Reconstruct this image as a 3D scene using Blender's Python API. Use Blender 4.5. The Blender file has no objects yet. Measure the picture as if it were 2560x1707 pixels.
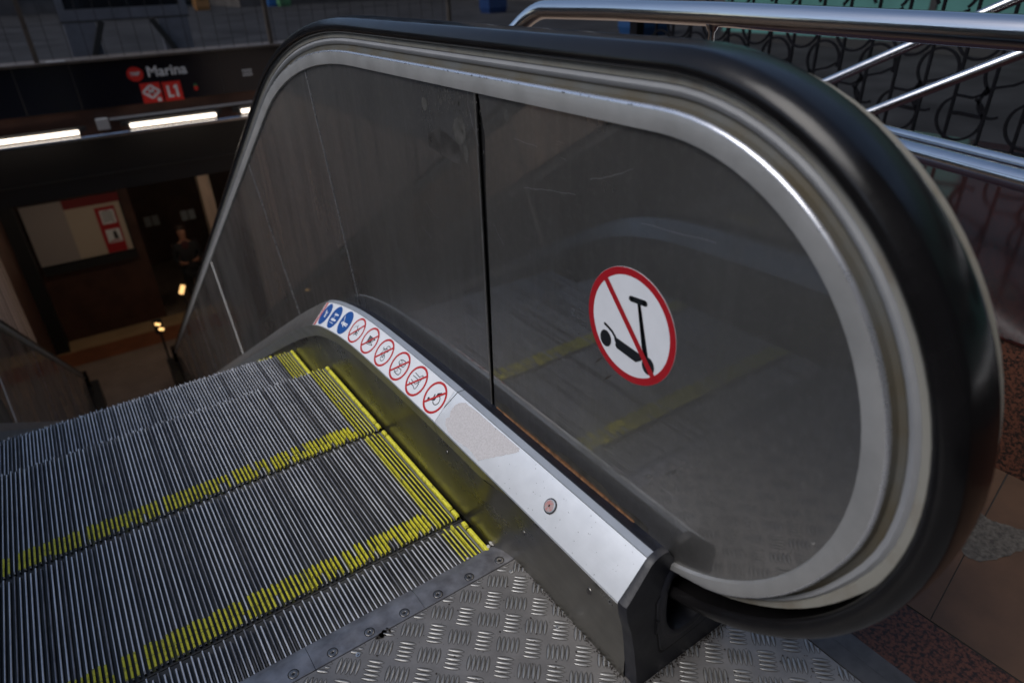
import bpy, bmesh, math, random
import numpy as np
from mathutils import Matrix, Vector
from mathutils.geometry import tessellate_polygon
random.seed(7)
sc = bpy.context.scene
COL = sc.collection

# ---------------------------------------------------------------- camera
cam_d = bpy.data.cameras.new('camera'); cam = bpy.data.objects.new('camera', cam_d); COL.objects.link(cam)
yaw, pit, rol = 0.586671868652308, 0.5103332327093749, 0.035503633261601567
cy, sy, cp, sp, cr, sr = math.cos(yaw), math.sin(yaw), math.cos(pit), math.sin(pit), math.cos(rol), math.sin(rol)
fwd = Vector((sy*cp, cy*cp, -sp)); rgt = Vector((cy, -sy, 0)); dwn = fwd.cross(rgt)
R2 = cr*rgt + sr*dwn; D2 = -sr*rgt + cr*dwn
cam.matrix_world = Matrix(((R2.x, -D2.x, -fwd.x, -.486), (R2.y, -D2.y, -fwd.y, -.876), (R2.z, -D2.z, -fwd.z, 1.02), (0, 0, 0, 1)))
cam_d.sensor_width = 36; cam_d.lens = 1655.43/2560*36; cam_d.clip_end = 500; cam_d.clip_start = .02
cam_d.dof.use_dof = True; cam_d.dof.focus_distance = 1.28; cam_d.dof.aperture_fstop = 3.1
sc.camera = cam
# ---------------------------------------------------------------- world, sun, exposure
W = bpy.data.worlds.new('World'); sc.world = W; W.use_nodes = True
nt = W.node_tree; bg = nt.nodes['Background']
sky = nt.nodes.new('ShaderNodeTexSky'); sky.sky_type = 'NISHITA'; sky.sun_disc = False
SUN_EL, SUN_ROT = math.radians(52), math.radians(-88)
sky.sun_elevation = SUN_EL; sky.sun_rotation = SUN_ROT; sky.dust_density = 1.6; sky.ozone_density = 1.4; sky.air_density = 1.0
nt.links.new(sky.outputs[0], bg.inputs[0]); bg.inputs[1].default_value = .10
sd = bpy.data.lights.new('sun', 'SUN'); sun = bpy.data.objects.new('sun', sd); COL.objects.link(sun)
sd.energy = 1.15; sd.angle = math.radians(34); sd.color = (1, .985, .97)
sdir = Vector((math.sin(SUN_ROT)*math.cos(SUN_EL), math.cos(SUN_ROT)*math.cos(SUN_EL), math.sin(SUN_EL)))
sun.rotation_euler = (-sdir).to_track_quat('-Z', 'Y').to_euler(); sun.location = sdir*20
sc.view_settings.view_transform = 'Standard'; sc.view_settings.look = 'None'
sc.view_settings.exposure = 0.42; sc.view_settings.gamma = 1
sc.cycles.max_bounces = 8; sc.cycles.use_denoising = True

# ---------------------------------------------------------------- materials
def mat(name, col, rough=.5, metal=0., noise=0., nscale=8., stretch=(1, 1, 1), rvar=0., bump=0., bscale=60., emit=None, col2=None, spec=.5, coat=0., ramp=(.35, .65), bstretch=(1,1,1)):
    m = bpy.data.materials.new(name); m.use_nodes = True; t = m.node_tree; b = t.nodes['Principled BSDF']
    b.inputs['Base Color'].default_value = (*col, 1); b.inputs['Roughness'].default_value = rough; b.inputs['Metallic'].default_value = metal
    b.inputs['Specular IOR Level'].default_value = spec; b.inputs['Coat Weight'].default_value = coat; b.inputs['Coat Roughness'].default_value = .08
    tc = t.nodes.new('ShaderNodeTexCoord')
    def nz(scale, st, det=5, r=.6):
        mp = t.nodes.new('ShaderNodeMapping'); mp.inputs['Scale'].default_value = st
        n = t.nodes.new('ShaderNodeTexNoise'); n.inputs['Scale'].default_value = scale; n.inputs['Detail'].default_value = det; n.inputs['Roughness'].default_value = r
        t.links.new(tc.outputs['Object'], mp.inputs[0]); t.links.new(mp.outputs[0], n.inputs['Vector']); return n
    if noise or col2:
        n = nz(nscale, stretch); r = t.nodes.new('ShaderNodeValToRGB')
        r.color_ramp.elements[0].position = ramp[0]; r.color_ramp.elements[1].position = ramp[1]
        c2 = col2 or tuple(min(1, c*(1-noise)) for c in col); c1 = col if col2 else tuple(min(1, c*(1+noise)) for c in col)
        r.color_ramp.elements[0].color = (*c2, 1); r.color_ramp.elements[1].color = (*c1, 1)
        t.links.new(n.outputs[0], r.inputs[0]); t.links.new(r.outputs[0], b.inputs['Base Color'])
    if rvar:
        n = nz(nscale*1.7, stretch); mr = t.nodes.new('ShaderNodeMapRange'); mr.inputs[1].default_value = .3; mr.inputs[2].default_value = .7
        mr.inputs[3].default_value = max(.02, rough-rvar); mr.inputs[4].default_value = rough+rvar
        t.links.new(n.outputs[0], mr.inputs[0]); t.links.new(mr.outputs[0], b.inputs['Roughness'])
    if bump:
        n = nz(bscale, bstretch, 3); bp = t.nodes.new('ShaderNodeBump'); bp.inputs['Strength'].default_value = bump; bp.inputs['Distance'].default_value = .001
        t.links.new(n.outputs[0], bp.inputs['Height']); t.links.new(bp.outputs[0], b.inputs['Normal'])
    if emit:
        b.inputs['Emission Color'].default_value = (*emit[:3], 1); b.inputs['Emission Strength'].default_value = emit[3]
    return m

def stainless_panel():
    """scuffed, smudged stainless steel: reflections blurred in patches, fine vertical grain, scratches"""
    m = bpy.data.materials.new('scuffed_stainless'); m.use_nodes = True; t = m.node_tree; b = t.nodes['Principled BSDF']; L = t.links.new
    tc = t.nodes.new('ShaderNodeTexCoord')
    def N(kind, **k):
        n = t.nodes.new(kind)
        for a, v in k.items(): n.inputs[a].default_value = v
        return n
    def mp(sc_, rot=(0, 0, 0)):
        n = t.nodes.new('ShaderNodeMapping'); n.inputs['Scale'].default_value = sc_; n.inputs['Rotation'].default_value = rot; L(tc.outputs['Object'], n.inputs[0]); return n
    def noise(m_, s, d=5, r=.6):
        n = N('ShaderNodeTexNoise', Scale=s, Detail=d, Roughness=r); L(m_.outputs[0], n.inputs['Vector']); return n
    def mr(src, a, b_, c, d):
        n = t.nodes.new('ShaderNodeMapRange')
        for i, v in enumerate((a, b_, c, d)): n.inputs[i+1].default_value = v
        L(src, n.inputs[0]); return n.outputs[0]
    def math_(op, a, b_):
        n = t.nodes.new('ShaderNodeMath'); n.operation = op
        for i, v in enumerate((a, b_)):
            if isinstance(v, (int, float)): n.inputs[i].default_value = v
            else: L(v, n.inputs[i])
        return n.outputs[0]
    smudge = noise(mp((1, 1, .45)), 5.5, 6, .62)
    fine = noise(mp((1, 1, 1)), 60, 6, .7)
    streak = noise(mp((1, 1, .06)), 26, 4, .6)
    grainn = noise(mp((1, .03, 1)), 900, 2, .5)
    # hair scratches: thin level lines of stretched noise in three directions
    def scr(rot, s, w):
        n = noise(mp((1, .06, 1), (rot, 0, 0)), s, 2, .5)
        a = math_('ABSOLUTE', math_('SUBTRACT', n.outputs[0], .5), 0.)
        return mr(a, 0., w, 1., 0.)
    mask = mr(noise(mp((1, 1, 1)), 9, 3, .5).outputs[0], .56, .66, 0., 1.)
    sc1 = math_('MULTIPLY', math_('ADD', scr(.35, 38, .0035), scr(-.6, 30, .003)), mask)
    col = t.nodes.new('ShaderNodeValToRGB'); col.color_ramp.elements[0].position = .3; col.color_ramp.elements[1].position = .72
    col.color_ramp.elements[0].color = (.33, .32, .31, 1); col.color_ramp.elements[1].color = (.46, .45, .44, 1)
    L(smudge.outputs[0], col.inputs[0]); 
    mx = t.nodes.new('ShaderNodeMixRGB'); mx.blend_type = 'MIX'; L(math_('MULTIPLY', sc1, .55), mx.inputs[0]); L(col.outputs[0], mx.inputs[1]); mx.inputs[2].default_value = (.85, .85, .88, 1)
    L(mx.outputs[0], b.inputs['Base Color'])
    b.inputs['Metallic'].default_value = .90
    r = math_('ADD', mr(smudge.outputs[0], .45, .75, .012, .05), mr(fine.outputs[0], .66, .9, 0., .03))
    r = math_('ADD', r, mr(streak.outputs[0], .55, .75, 0., .03))
    r = math_('ADD', r, math_('MULTIPLY', sc1, .15)); L(r, b.inputs['Roughness'])
    bp = N('ShaderNodeBump', Strength=.004, Distance=.0002); L(grainn.outputs[0], bp.inputs['Height'])
    bp2 = N('ShaderNodeBump', Strength=.05, Distance=.003); L(noise(mp((1, 1, 1)), 3.2, 1, .4).outputs[0], bp2.inputs['Height']); L(bp.outputs[0], bp2.inputs['Normal'])
    L(bp2.outputs[0], b.inputs['Normal'])
    # second, smoky lobe: greasy film over the steel, in patches with soft edges
    b2 = t.nodes.new('ShaderNodeBsdfPrincipled'); b2.inputs['Base Color'].default_value = (.33, .322, .308, 1); b2.inputs['Metallic'].default_value = .90; b2.inputs['Roughness'].default_value = .36; L(bp.outputs[0], b2.inputs['Normal'])
    ms = t.nodes.new('ShaderNodeMixShader'); out = t.nodes['Material Output']
    cloud = noise(mp((1, 1, .6)), 2.6, 6, .55)
    f = math_('ADD', mr(cloud.outputs[0], .38, .64, .18, .74), mr(fine.outputs[0], .5, .8, 0., .18)); f = math_('ADD', f, mr(streak.outputs[0], .5, .8, 0., .25))
    L(f, ms.inputs[0]); L(b.outputs[0], ms.inputs[1]); L(b2.outputs[0], ms.inputs[2]); L(ms.outputs[0], out.inputs['Surface'])
    return m

M = {}
M['panel'] = stainless_panel()
M['trim'] = mat('satin_aluminium', (.41, .41, .405), .38, .45, .10, 14, (1, 1, 1), .07, .25, 90, bstretch=(1, .2, 1))
M['trim_edge'] = mat('polished_edge', (.62, .63, .66), .28, .8, .05, 30, (1, 1, 1), .05)
M['guide'] = mat('grey_guide_profile', (.14, .14, .128), .45, .3, .25, 9, (1, 1, 1), .08, col2=(.125, .105, .07))
M['guide_blue'] = mat('brushed_guide_bulge', (.28, .285, .295), .55, .0, .08, 12, (1, 1, 1), .05, .2, 200)
M['cream'] = mat('cream_plastic_slider', (.28, .27, .235), .55, 0, .1, 16, col2=(.20, .17, .13), ramp=(.25, .5))
M['rubber'] = mat('black_handrail_rubber', (.008, .0075, .008), .20, 0, .25, 12, (1, 1, 1), .06, .06, 60, spec=.30)
M['deck'] = mat('brushed_deck_aluminium', (.86, .89, .93), .42, .35, .03, 30, (1, 1, 1), .05, .12, 300, bstretch=(1, .06, 1))
M['deck_edge'] = mat('deck_edge_aluminium', (.40, .43, .47), .40, .4, .06, 20)
M['band'] = mat('dark_steel_band', (.40, .39, .37), .36, .9, .12, 25, (1, .15, 1), .06)
M['skirt'] = mat('dark_steel_skirt', (.26, .25, .225), .30, .95, .16, 9, (1, .5, 1), .07, .25, 260, bstretch=(1, .05, 1))
M['cap'] = mat('dark_grey_newel_plastic', (.013, .014, .021), .42, 0, .3, 10, (1, 1, 1), .08, .25, 140)
M['black'] = mat('matt_black', (.008, .008, .009), .7)
M['gasket'] = mat('black_rubber_gasket', (.012, .014, .024), .45, 0, .3, 60, bump=.6, bscale=200)
M['rust'] = mat('rust_stain', (.16, .075, .03), .8, 0, .4, 80)
M['cleat'] = mat('worn_cleat_top', (.90, .90, .94), .40, .35, .25, 40, (1, .3, 1), .08)
M['groove'] = mat('dark_groove_metal', (.055, .053, .052), .6, .2, .4, 9, col2=(.10, .094, .083))
M['groove_l'] = mat('dusty_groove_floor', (.12, .112, .10), .8, 0, .4, 60)
M['cleat_dull'] = mat('dull_cleat_top', (.36, .355, .37), .45, .4, .3, 60, (1, .3, 1), .08)
M['groove_y'] = mat('greasy_yellow_groove', (.20, .18, .02), .5, 0, .5, 50, col2=(.05, .05, .02))
M['yellow'] = mat('yellow_step_paint', (.92, .86, .07), .38, 0, .12, 120, col2=(.40, .35, .06), ramp=(.34, .47))
M['comb'] = mat('worn_comb_aluminium', (.29, .29, .305), .40, .45, .22, 22, (1, 1, 1), .09, .3, 120, col2=(.15, .145, .15))
M['tread'] = mat('dirty_tread_aluminium', (.26, .247, .236), .48, .3, .2, 14, (1, 1, 1), .08, .35, 160, col2=(.19, .18, .172))
M['tread_bar'] = mat('tread_plate_ridge', (.33, .325, .315), .38, .6, .15, 60, rvar=.08)
M['pale'] = mat('pale_joint_plate', (.85, .83, .80), .6)
M['amber'] = mat('lit_amber_spot', (.9, .6, .3), .4, emit=(1, .60, .22, 1.6))
M['frame'] = mat('dull_floor_frame_metal', (.085, .08, .078), .5, .3, .25, 20)
M['screw'] = mat('screw_steel', (.20, .19, .18), .35, .9, .3, 60)
M['rivet'] = mat('bright_rivet', (.55, .55, .55), .3, .9)
M['dirt'] = mat('dried_dirt', (.035, .028, .022), .9)
M['white_st'] = mat('white_sticker_vinyl', (.80, .82, .86), .42, 0, .03, 20)
M['blue_st'] = mat('blue_sticker_ink', (.012, .085, .33), .4)
M['red_st'] = mat('red_sticker_ink', (.52, .022, .022), .4)
M['red2_st'] = mat('deep_red_sticker_ink', (.40, .010, .018), .38)
M['orange_st'] = mat('orange_red_ink', (.62, .06, .035), .4)
M['black_st'] = mat('black_sticker_ink', (.008, .010, .014), .45)
M['worn_patch'] = mat('old_glue_patch', (.62, .60, .61), .8, 0, .12, 300, col2=(.52, .50, .505), ramp=(.4, .6))
M['steel'] = mat('polished_stainless_tube', (.66, .66, .66), .17, 1, .06, 30, (1, .05, 1), .05, .1, 300, bstretch=(1, .05, 1))
M['granite'] = mat('red_black_granite', (.115, .045, .028), .5, 0, 0, 150, rvar=.1, col2=(.014, .011, .010), ramp=(.40, .58), spec=.3)
M['polgran'] = mat('polished_red_granite', (.045, .014, .012), .10, 0, 0, 120, rvar=.03, col2=(.012, .008, .009), ramp=(.4, .6))
M['iron'] = mat('black_wrought_iron', (.004, .004, .006), .7, 0, .3, 40, spec=.15)
M['asph'] = mat('plaza_pavement_dark', (.024, .024, .026), .95, 0, .35, .9, spec=.08, bump=.4, bscale=60)
M['hall_dark'] = mat('dark_hall_panel', (.012, .012, .013), .5)
M['brown_hall'] = mat('dark_brown_hall_wall', (.060, .026, .017), .45, 0, .25, 3)
M['fluted'] = mat('brown_fluted_cladding', (.56, .43, .34), .65, 0, .3, 5, (1, 3, .15))
M['teal'] = mat('teal_shopfront', (.075, .20, .18), .4, 0, .1, 2)
M['facade'] = mat('sooty_facade', (.06, .052, .048), .8, 0, .3, 1.2)
M['glass'] = mat('dark_window_glass', (.01, .012, .015), .08, 0, spec=.8)
M['signblk'] = mat('glossy_black_sign', (.006, .007, .012), .16, 0)
M['signwht'] = mat('sign_white_lettering', (.62, .64, .66), .5)
M['signred'] = mat('sign_red', (.55, .02, .015), .4)
M['green_st'] = mat('small_green_leaf', (.02, .16, .06), .5)
M['tube'] = mat('lit_tube', (.9, .85, .75), .4, emit=(1, .87, .72, 2.6))
M['halltube'] = mat('lit_hall_diffuser', (.9, .85, .75), .4, emit=(1, .84, .66, 11.0))
M['grey'] = mat('grey_painted_metal', (.16, .165, .19), .5, .2, .12, 6)
M['lightgrey'] = mat('light_grey_plastic', (.42, .42, .42), .5)
M['darkgrey'] = mat('dark_painted_steel', (.03, .029, .028), .5)
M['brownpost'] = mat('weathered_brown_post', (.085, .068, .055), .6, .2, .2, 10)
M['wire'] = mat('dark_fence_wire', (.022, .02, .02), .6)
M['poster_c'] = mat('cream_poster_paper', (.44, .37, .29), .6)
M['poster_g'] = mat('grey_poster_panel', (.30, .265, .25), .6)
M['poster_r'] = mat('red_poster_ink', (.34, .012, .016), .5)
M['poster_dr'] = mat('dark_red_poster_band', (.16, .008, .010), .5)
M['sand'] = mat('tan_floor_band', (.42, .28, .15), .4, 0, .1, 3)
M['redfl'] = mat('red_brown_floor_band', (.24, .085, .04), .35, 0, .2, 3)
M['hallfl'] = mat('grey_brown_hall_floor', (.27, .20, .155), .35, 0, .15, 3)
M['lamp'] = mat('lit_warm_lamp', (.9, .6, .3), .4, emit=(1, .58, .22, 1.1))
M['brass'] = mat('brass_plate', (.75, .50, .20), .2, 1)
M['skin'] = mat('skin', (.34, .16, .10), .5)
M['cloth'] = mat('dark_jacket_cloth', (.012, .012, .014), .8)
M['cloth2'] = mat('maroon_sweater_cloth', (.05, .01, .012), .8)
M['hair'] = mat('brown_hair', (.03, .015, .01), .6)
M['paper'] = mat('crumpled_white_paper', (.62, .60, .56), .8, 0, .1, 60)

def tile_mat():
    m = mat('terracotta_marble_tile', (.125, .070, .043), .55, 0, 0, 7, rvar=.08, spec=.25, col2=(.080, .048, .032), ramp=(.35, .7), bump=.1, bscale=60)
    return m
M['tile'] = tile_mat()
M['joint'] = mat('dark_tile_joint', (.03, .026, .022), .9)
M['patch'] = mat('broken_mortar_patch', (.12, .105, .085), .95, 0, .4, 90, bump=1., bscale=120, col2=(.05, .042, .035))

# ---------------------------------------------------------------- mesh helpers
class MB:
    def __init__(s): s.v = []; s.f = []; s.m = []; s.mats = []
    def mi(s, m):
        if m not in s.mats: s.mats.append(m)
        return s.mats.index(m)
    def face(s, pts, m):
        k = len(s.v); s.v += [tuple(p) for p in pts]; s.f.append(tuple(range(k, k+len(pts)))); s.m.append(s.mi(m))
    def grid(s, rows, m, close=False, flip=False):
        """rows: list of lists of points; shared verts; m: material or per-column list"""
        k = len(s.v); n = len(rows[0])
        for r in rows: s.v += [tuple(p) for p in r]
        for i in range(len(rows)-1):
            for j in range(n-1 if not close else n):
                j2 = (j+1) % n
                q = (k+i*n+j, k+(i+1)*n+j, k+(i+1)*n+j2, k+i*n+j2)
                s.f.append(q[::-1] if flip else q); s.m.append(s.mi(m[j] if isinstance(m, (list, tuple)) else m))
    def box(s, a, b, m, rot=None, piv=None):
        (x0, y0, z0), (x1, y1, z1) = a, b
        P = [Vector(p) for p in ((x0,y0,z0),(x1,y0,z0),(x1,y1,z0),(x0,y1,z0),(x0,y0,z1),(x1,y0,z1),(x1,y1,z1),(x0,y1,z1))]
        if rot is not None:
            c = Vector(piv) if piv else (P[0]+P[6])/2; P = [rot @ (p-c) + c for p in P]
        k = len(s.v); s.v += [tuple(p) for p in P]
        for f in ((0,3,2,1),(4,5,6,7),(0,1,5,4),(1,2,6,5),(2,3,7,6),(3,0,4,7)): s.f.append(tuple(k+i for i in f)); s.m.append(s.mi(m))
    def tube(s, pts, r, m, n=14, caps=True, rs=None):
        pts = [Vector(p) for p in pts]; rings = []; up = Vector((0, 0, 1)); prev = None
        for i, p in enumerate(pts):
            t = (pts[min(i+1, len(pts)-1)]-pts[max(i-1, 0)]).normalized()
            if prev is None:
                a = t.cross(up)
                if a.length < 1e-3: a = t.cross(Vector((1, 0, 0)))
            else: a = prev - t*prev.dot(t)
            a.normalize(); prev = a.copy(); b = t.cross(a)
            rr = rs[i] if rs else r
            rings.append([p + (a*math.cos(2*math.pi*k/n)+b*math.sin(2*math.pi*k/n))*rr for k in range(n)])
        s.grid(rings, m, close=True)
        if caps:
            s.face(rings[0], m); s.face(rings[-1][::-1], m)
    def poly_prism(s, pts2, f3, h, m, mside=None):
        """pts2 polygon, f3(u,v,off)->3d ; extruded from 0 to h"""
        tri = tessellate_polygon([[Vector((p[0], p[1], 0)) for p in pts2]])
        k = len(s.v); n = len(pts2)
        s.v += [tuple(f3(u, v, h)) for u, v in pts2]
        for t in tri: s.f.append(tuple(k+i for i in t)); s.m.append(s.mi(m))
        if mside is not None or h > .0015:
            s.v += [tuple(f3(u, v, 0)) for u, v in pts2]
            for i in range(n):
                j = (i+1) % n; s.f.append((k+i, k+j, k+n+j, k+n+i)); s.m.append(s.mi(mside or m))
    def build(s, name, parent=None, smooth=False, angle=35, label=None, recalc=True):
        me = bpy.data.meshes.new(name); me.from_pydata([tuple(map(float, p)) for p in s.v], [], s.f)
        for m in s.mats: me.materials.append(M[m])
        me.polygons.foreach_set('material_index', s.m)
        bm = bmesh.new(); bm.from_mesh(me)
        bmesh.ops.remove_doubles(bm, verts=bm.verts, dist=1e-5)
        if recalc: bmesh.ops.recalc_face_normals(bm, faces=bm.faces)
        bm.to_mesh(me); bm.free()
        if smooth:
            me.polygons.foreach_set('use_smooth', [True]*len(me.polygons)); me.set_sharp_from_angle(angle=math.radians(angle))
        o = bpy.data.objects.new(name, me); COL.objects.link(o)
        if parent: o.parent = parent
        if label: o['label'] = label
        return o
def thing(name, label, cat, loc=(0, 0, 0), group=None):
    o = bpy.data.objects.new(name, None); COL.objects.link(o); o.location = loc; o.empty_display_size = .2
    o['label'] = label; o['category'] = cat
    if group: o['group'] = group
    bpy.context.view_layer.update() if False else None
    return o
def tag(o, label, cat, group=None):
    o['label'] = label; o['category'] = cat
    if group: o['group'] = group
    return o
def struct(o): o['kind'] = 'structure'; return o
def copy_tree(o, parent=None):
    c = o.copy(); COL.objects.link(c)
    if parent: c.parent = parent
    for ch in list(o.children): copy_tree(ch, c)
    return c

# ---------------------------------------------------------------- escalator curves
CY, CZ, RR = -.32, .535, .345        # newel half circle
def path(t_end=252, y_far=9.0, n_c=40):
    """(y, z, ny, nz) along the balustrade top from the foot of the slope round the newel"""
    P = []
    T1 = (1.38, .666)
    for y in np.linspace(y_far, T1[0], 14)[:-1]: P.append((y, T1[1]-(y-T1[0])*math.tan(math.radians(30)), .5, .8660254))
    for a in np.linspace(30, 0, 16)[:-1]:
        a = math.radians(a); P.append((.58+1.6*math.sin(a), -.72+1.6*math.cos(a), math.sin(a), math.cos(a)))
    for y in np.linspace(.58, CY, 10)[:-1]: P.append((y, .88, 0, 1))
    for a in np.linspace(90, t_end, n_c):
        a = math.radians(a); P.append((CY+RR*math.cos(a), CZ+RR*math.sin(a), math.cos(a), math.sin(a)))
    return P
ZT = [(-.6, .2), (.15, .2), (.3, .197), (.45, .192), (.55, .187), (.62, .182), (.70, .171), (.78, .155), (.86, .135), (.93, .112), (1.09, .033), (1.25, -.055), (1.43, -.158), (9.2, -.158-.577*7.77)]
# smooth the deck line once
_ys = np.arange(-.6, 9.2, .02); _zs = np.interp(_ys, [a for a, b in ZT], [b for a, b in ZT])
_k = np.ones(7)/7; _zs2 = np.convolve(np.pad(_zs, 3, 'edge'), _k, 'valid'); _zs2[-4:] = _zs[-4:]
def zin(y): return float(np.interp(y, _ys, _zs2))
_ss = np.concatenate([[0], np.cumsum(np.hypot(np.diff(_ys), np.diff(_zs2)))])
def y_of_s(s): return float(np.interp(s, _ss, _ys))
def s_of_y(y): return float(np.interp(y, _ys, _ss))
def xfoot(y):   # the skirt's foot: swings outward towards the newel
    t = min(1, max(0, (-y-.015)/.085)); t = t*t*(3-2*t); return .009 + .016*t

ESC = thing('escalator', 'stainless steel escalator going down into the metro, with black rubber handrail and yellow-edged steps', 'escalator')
# ---- one balustrade as a list of (object) so the left one can be a mirrored copy
def prof_sweep(mb, prof, P, m, close=False):
    rows = [[(x, y+r*ny, z+r*nz) for x, r in prof] for y, z, ny, nz in P]
    mb.grid(rows, m, close=close)
BAL = thing('temp', '', ''); 
bal_parts = []
P252 = path(254, 9.0)
def ss(a): a = min(1, max(0, a)); return a*a*(3-2*a)
def angof(p): a = math.degrees(math.atan2(p[3], p[2])) % 360; return a if a < 300 else 0
def rail_shift(p): return -.013*ss((angof(p)-178)/64)
def trim_shift(p): a = angof(p); return -.006*ss((a-186)/20)-.008*ss((a-236)/16)
# aluminium trim ring
mb = MB()
def trim_rows(P):
    rows = []
    n = len(P)
    for i, (y, z, ny, nz) in enumerate(P):
        ang = math.degrees(math.atan2(nz, ny)) % 360
        w = .030
        if 90 < ang < 200: w = .030
        if y < .2 and ang > 200 and ang < 300: w = .030-.003*min(1, (ang-200)/50)
        prof = [(.101, -w), (.094, -w+.0015), (.092, -.0035), (.0935, -.0008), (.096, .0005)]
        sh_ = trim_shift((y, z, ny, nz)); rows.append([(x, y+(r+(sh_ if r > -.02 else 0))*ny, z+(r+(sh_ if r > -.02 else 0))*nz) for x, r in prof])
    return rows
mb.grid(trim_rows(P252), ['trim', 'trim', 'trim_edge', 'trim_edge'])
bal_parts.append(mb.build('balustrade_trim', BAL, True, 60))
# handrail guide: grey recess, brushed bulge, cream slider, far side mirrored
mb = MB(); P262 = path(262, 9.0, 44)
near = [(.096, .0005), (.104, .003), (.106, .0095), (.1045, .012), (.1015, .015), (.1005, .019), (.1025, .0225), (.104, .0240), (.1018, .0255), (.1015, .031), (.1015, .040)]
rows = []
for p in P252:
    y, z, ny, nz = p; q_ = rail_shift(p)/-.013; t_ = trim_shift(p)
    rows.append([(x+.010*q_, y+(r*(1-.62*q_)+t_)*ny, z+(r*(1-.62*q_)+t_)*nz) for x, r in near])
mb.grid(rows, ['guide', 'guide', 'guide', 'guide_blue', 'guide_blue', 'guide_blue', 'guide_blue', 'cream', 'cream', 'cream'])
far = [(.1605, .040), (.1605, .026), (.170, .024), (.180, .020), (.190, .028), (.196, .040), (.1990, .0520), (.2015, .0512), (.203, .030), (.188, .000), (.178, -.03)]
prof_sweep(mb, far, P252, 'cream')
bal_parts.append(mb.build('handrail_guide', BAL, True, 40))
# handrail
mb = MB()
hr = [(.101, .0345), (.095, .0365), (.0915, .0405), (.0905, .0455), (.0925, .0510), (.0965, .0565), (.1005, .0605), (.104, .0630), (.1055, .0638), (.112, .0648), (.135, .0662), (.158, .0648), (.1645, .0638), (.166, .0630), (.1695, .0605), (.1735, .0565), (.1775, .0510), (.1795, .0455), (.1785, .0405), (.175, .0365), (.169, .0345), (.169, .040), (.155, .043), (.115, .043), (.101, .040)]
rows = [[(x, p[0]+(r+rail_shift(p))*p[2], p[1]+(r+rail_shift(p))*p[3]) for x, r in hr] for p in P262]
yy, zz, ny, nz = P262[-1]
rows.append([(x, -.34, (zz+(r-.013)*nz)-.004) for x, r in hr]); rows.append([(x, -.30, (zz+(r-.013)*nz)-.006) for x, r in hr])
mb.grid(rows, 'rubber', close=True)
bal_parts.append(mb.build('handrail', BAL, True, 42))
# balustrade panels, cut along the path normals at the joints
def panel(ya, yb, front=False, dent=False, x0=.100, x1=.104):
    """panel between two joints: top follows the trim, bottom follows the deck; ya<yb are y at the TOP; joints lean with the path normal"""
    top = [p for p in P252 if ya-1e-6 <= p[0] <= yb+1e-6]
    def at(y):   # path point at given top y on the upper run
        Q = [p for p in P252 if math.degrees(math.atan2(p[3], p[2])) <= 90.01]
        for a, b in zip(Q[:-1], Q[1:]):
            if b[0] <= y <= a[0]:
                t = (a[0]-y)/(a[0]-b[0]+1e-9); return tuple(a[i]+(b[i]-a[i])*t for i in range(4))
        return Q[-1]
    def foot(p):
        y, z, ny, nz = p; r = 0
        for _ in range(60):
            yy_, zz_ = y-r*ny, z-r*nz
            d = zz_-(zin(yy_)+.035)
            if d < 1e-4: break
            r += d*.8
        return y-r*ny, z-r*nz
    pts = []
    if not front:
        A = at(ya); B = at(yb)
        mid = [p for p in P252 if ya+.004 < p[0] < yb-.004 and math.degrees(math.atan2(p[3], p[2])) <= 90.01]
        tops = [B]+mid+[A]
        pts = [(p[0]-.018*p[2], p[1]-.018*p[3]) for p in tops]
        fa, fb = foot(A), foot(B)
        if dent: pts += []
        n = max(2, int((fb[0]-fa[0])/.05))
        pts += [(y, zin(y)+.035) for y in np.linspace(fa[0], fb[0], n)]
    else:
        B = at(yb)
        tops = [B]+[p for p in P252 if (p[0] < yb-.004)]
        pts = [(p[0]-.018*p[2], p[1]-.018*p[3]) for p in tops]
        pts += [(-.405, .235), (-.2, .235), (0, .235)] + [(.078, .236), (.071, .55), (.069, .70), (.064, .775), (.0645, .790), (.068, .80)]
    mb = MB()
    mb.poly_prism(pts, lambda u, v, h: (x1-h, u, v), x1-x0, 'panel')
    return mb
jy = [.087, .915, 1.76, 3.3, 4.9, 6.5, 8.9]
bal_parts.append(panel(-.7, .080, front=True).build('balustrade_panel', BAL, label='front balustrade panel with the scooter sticker'))
for a, b in zip(jy[:-1], jy[1:]):
    g = .0035 if a < 2 else .005
    bal_parts.append(panel(a+(.0015 if a < .1 else g), b-g).build('balustrade_panel', BAL))
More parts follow.
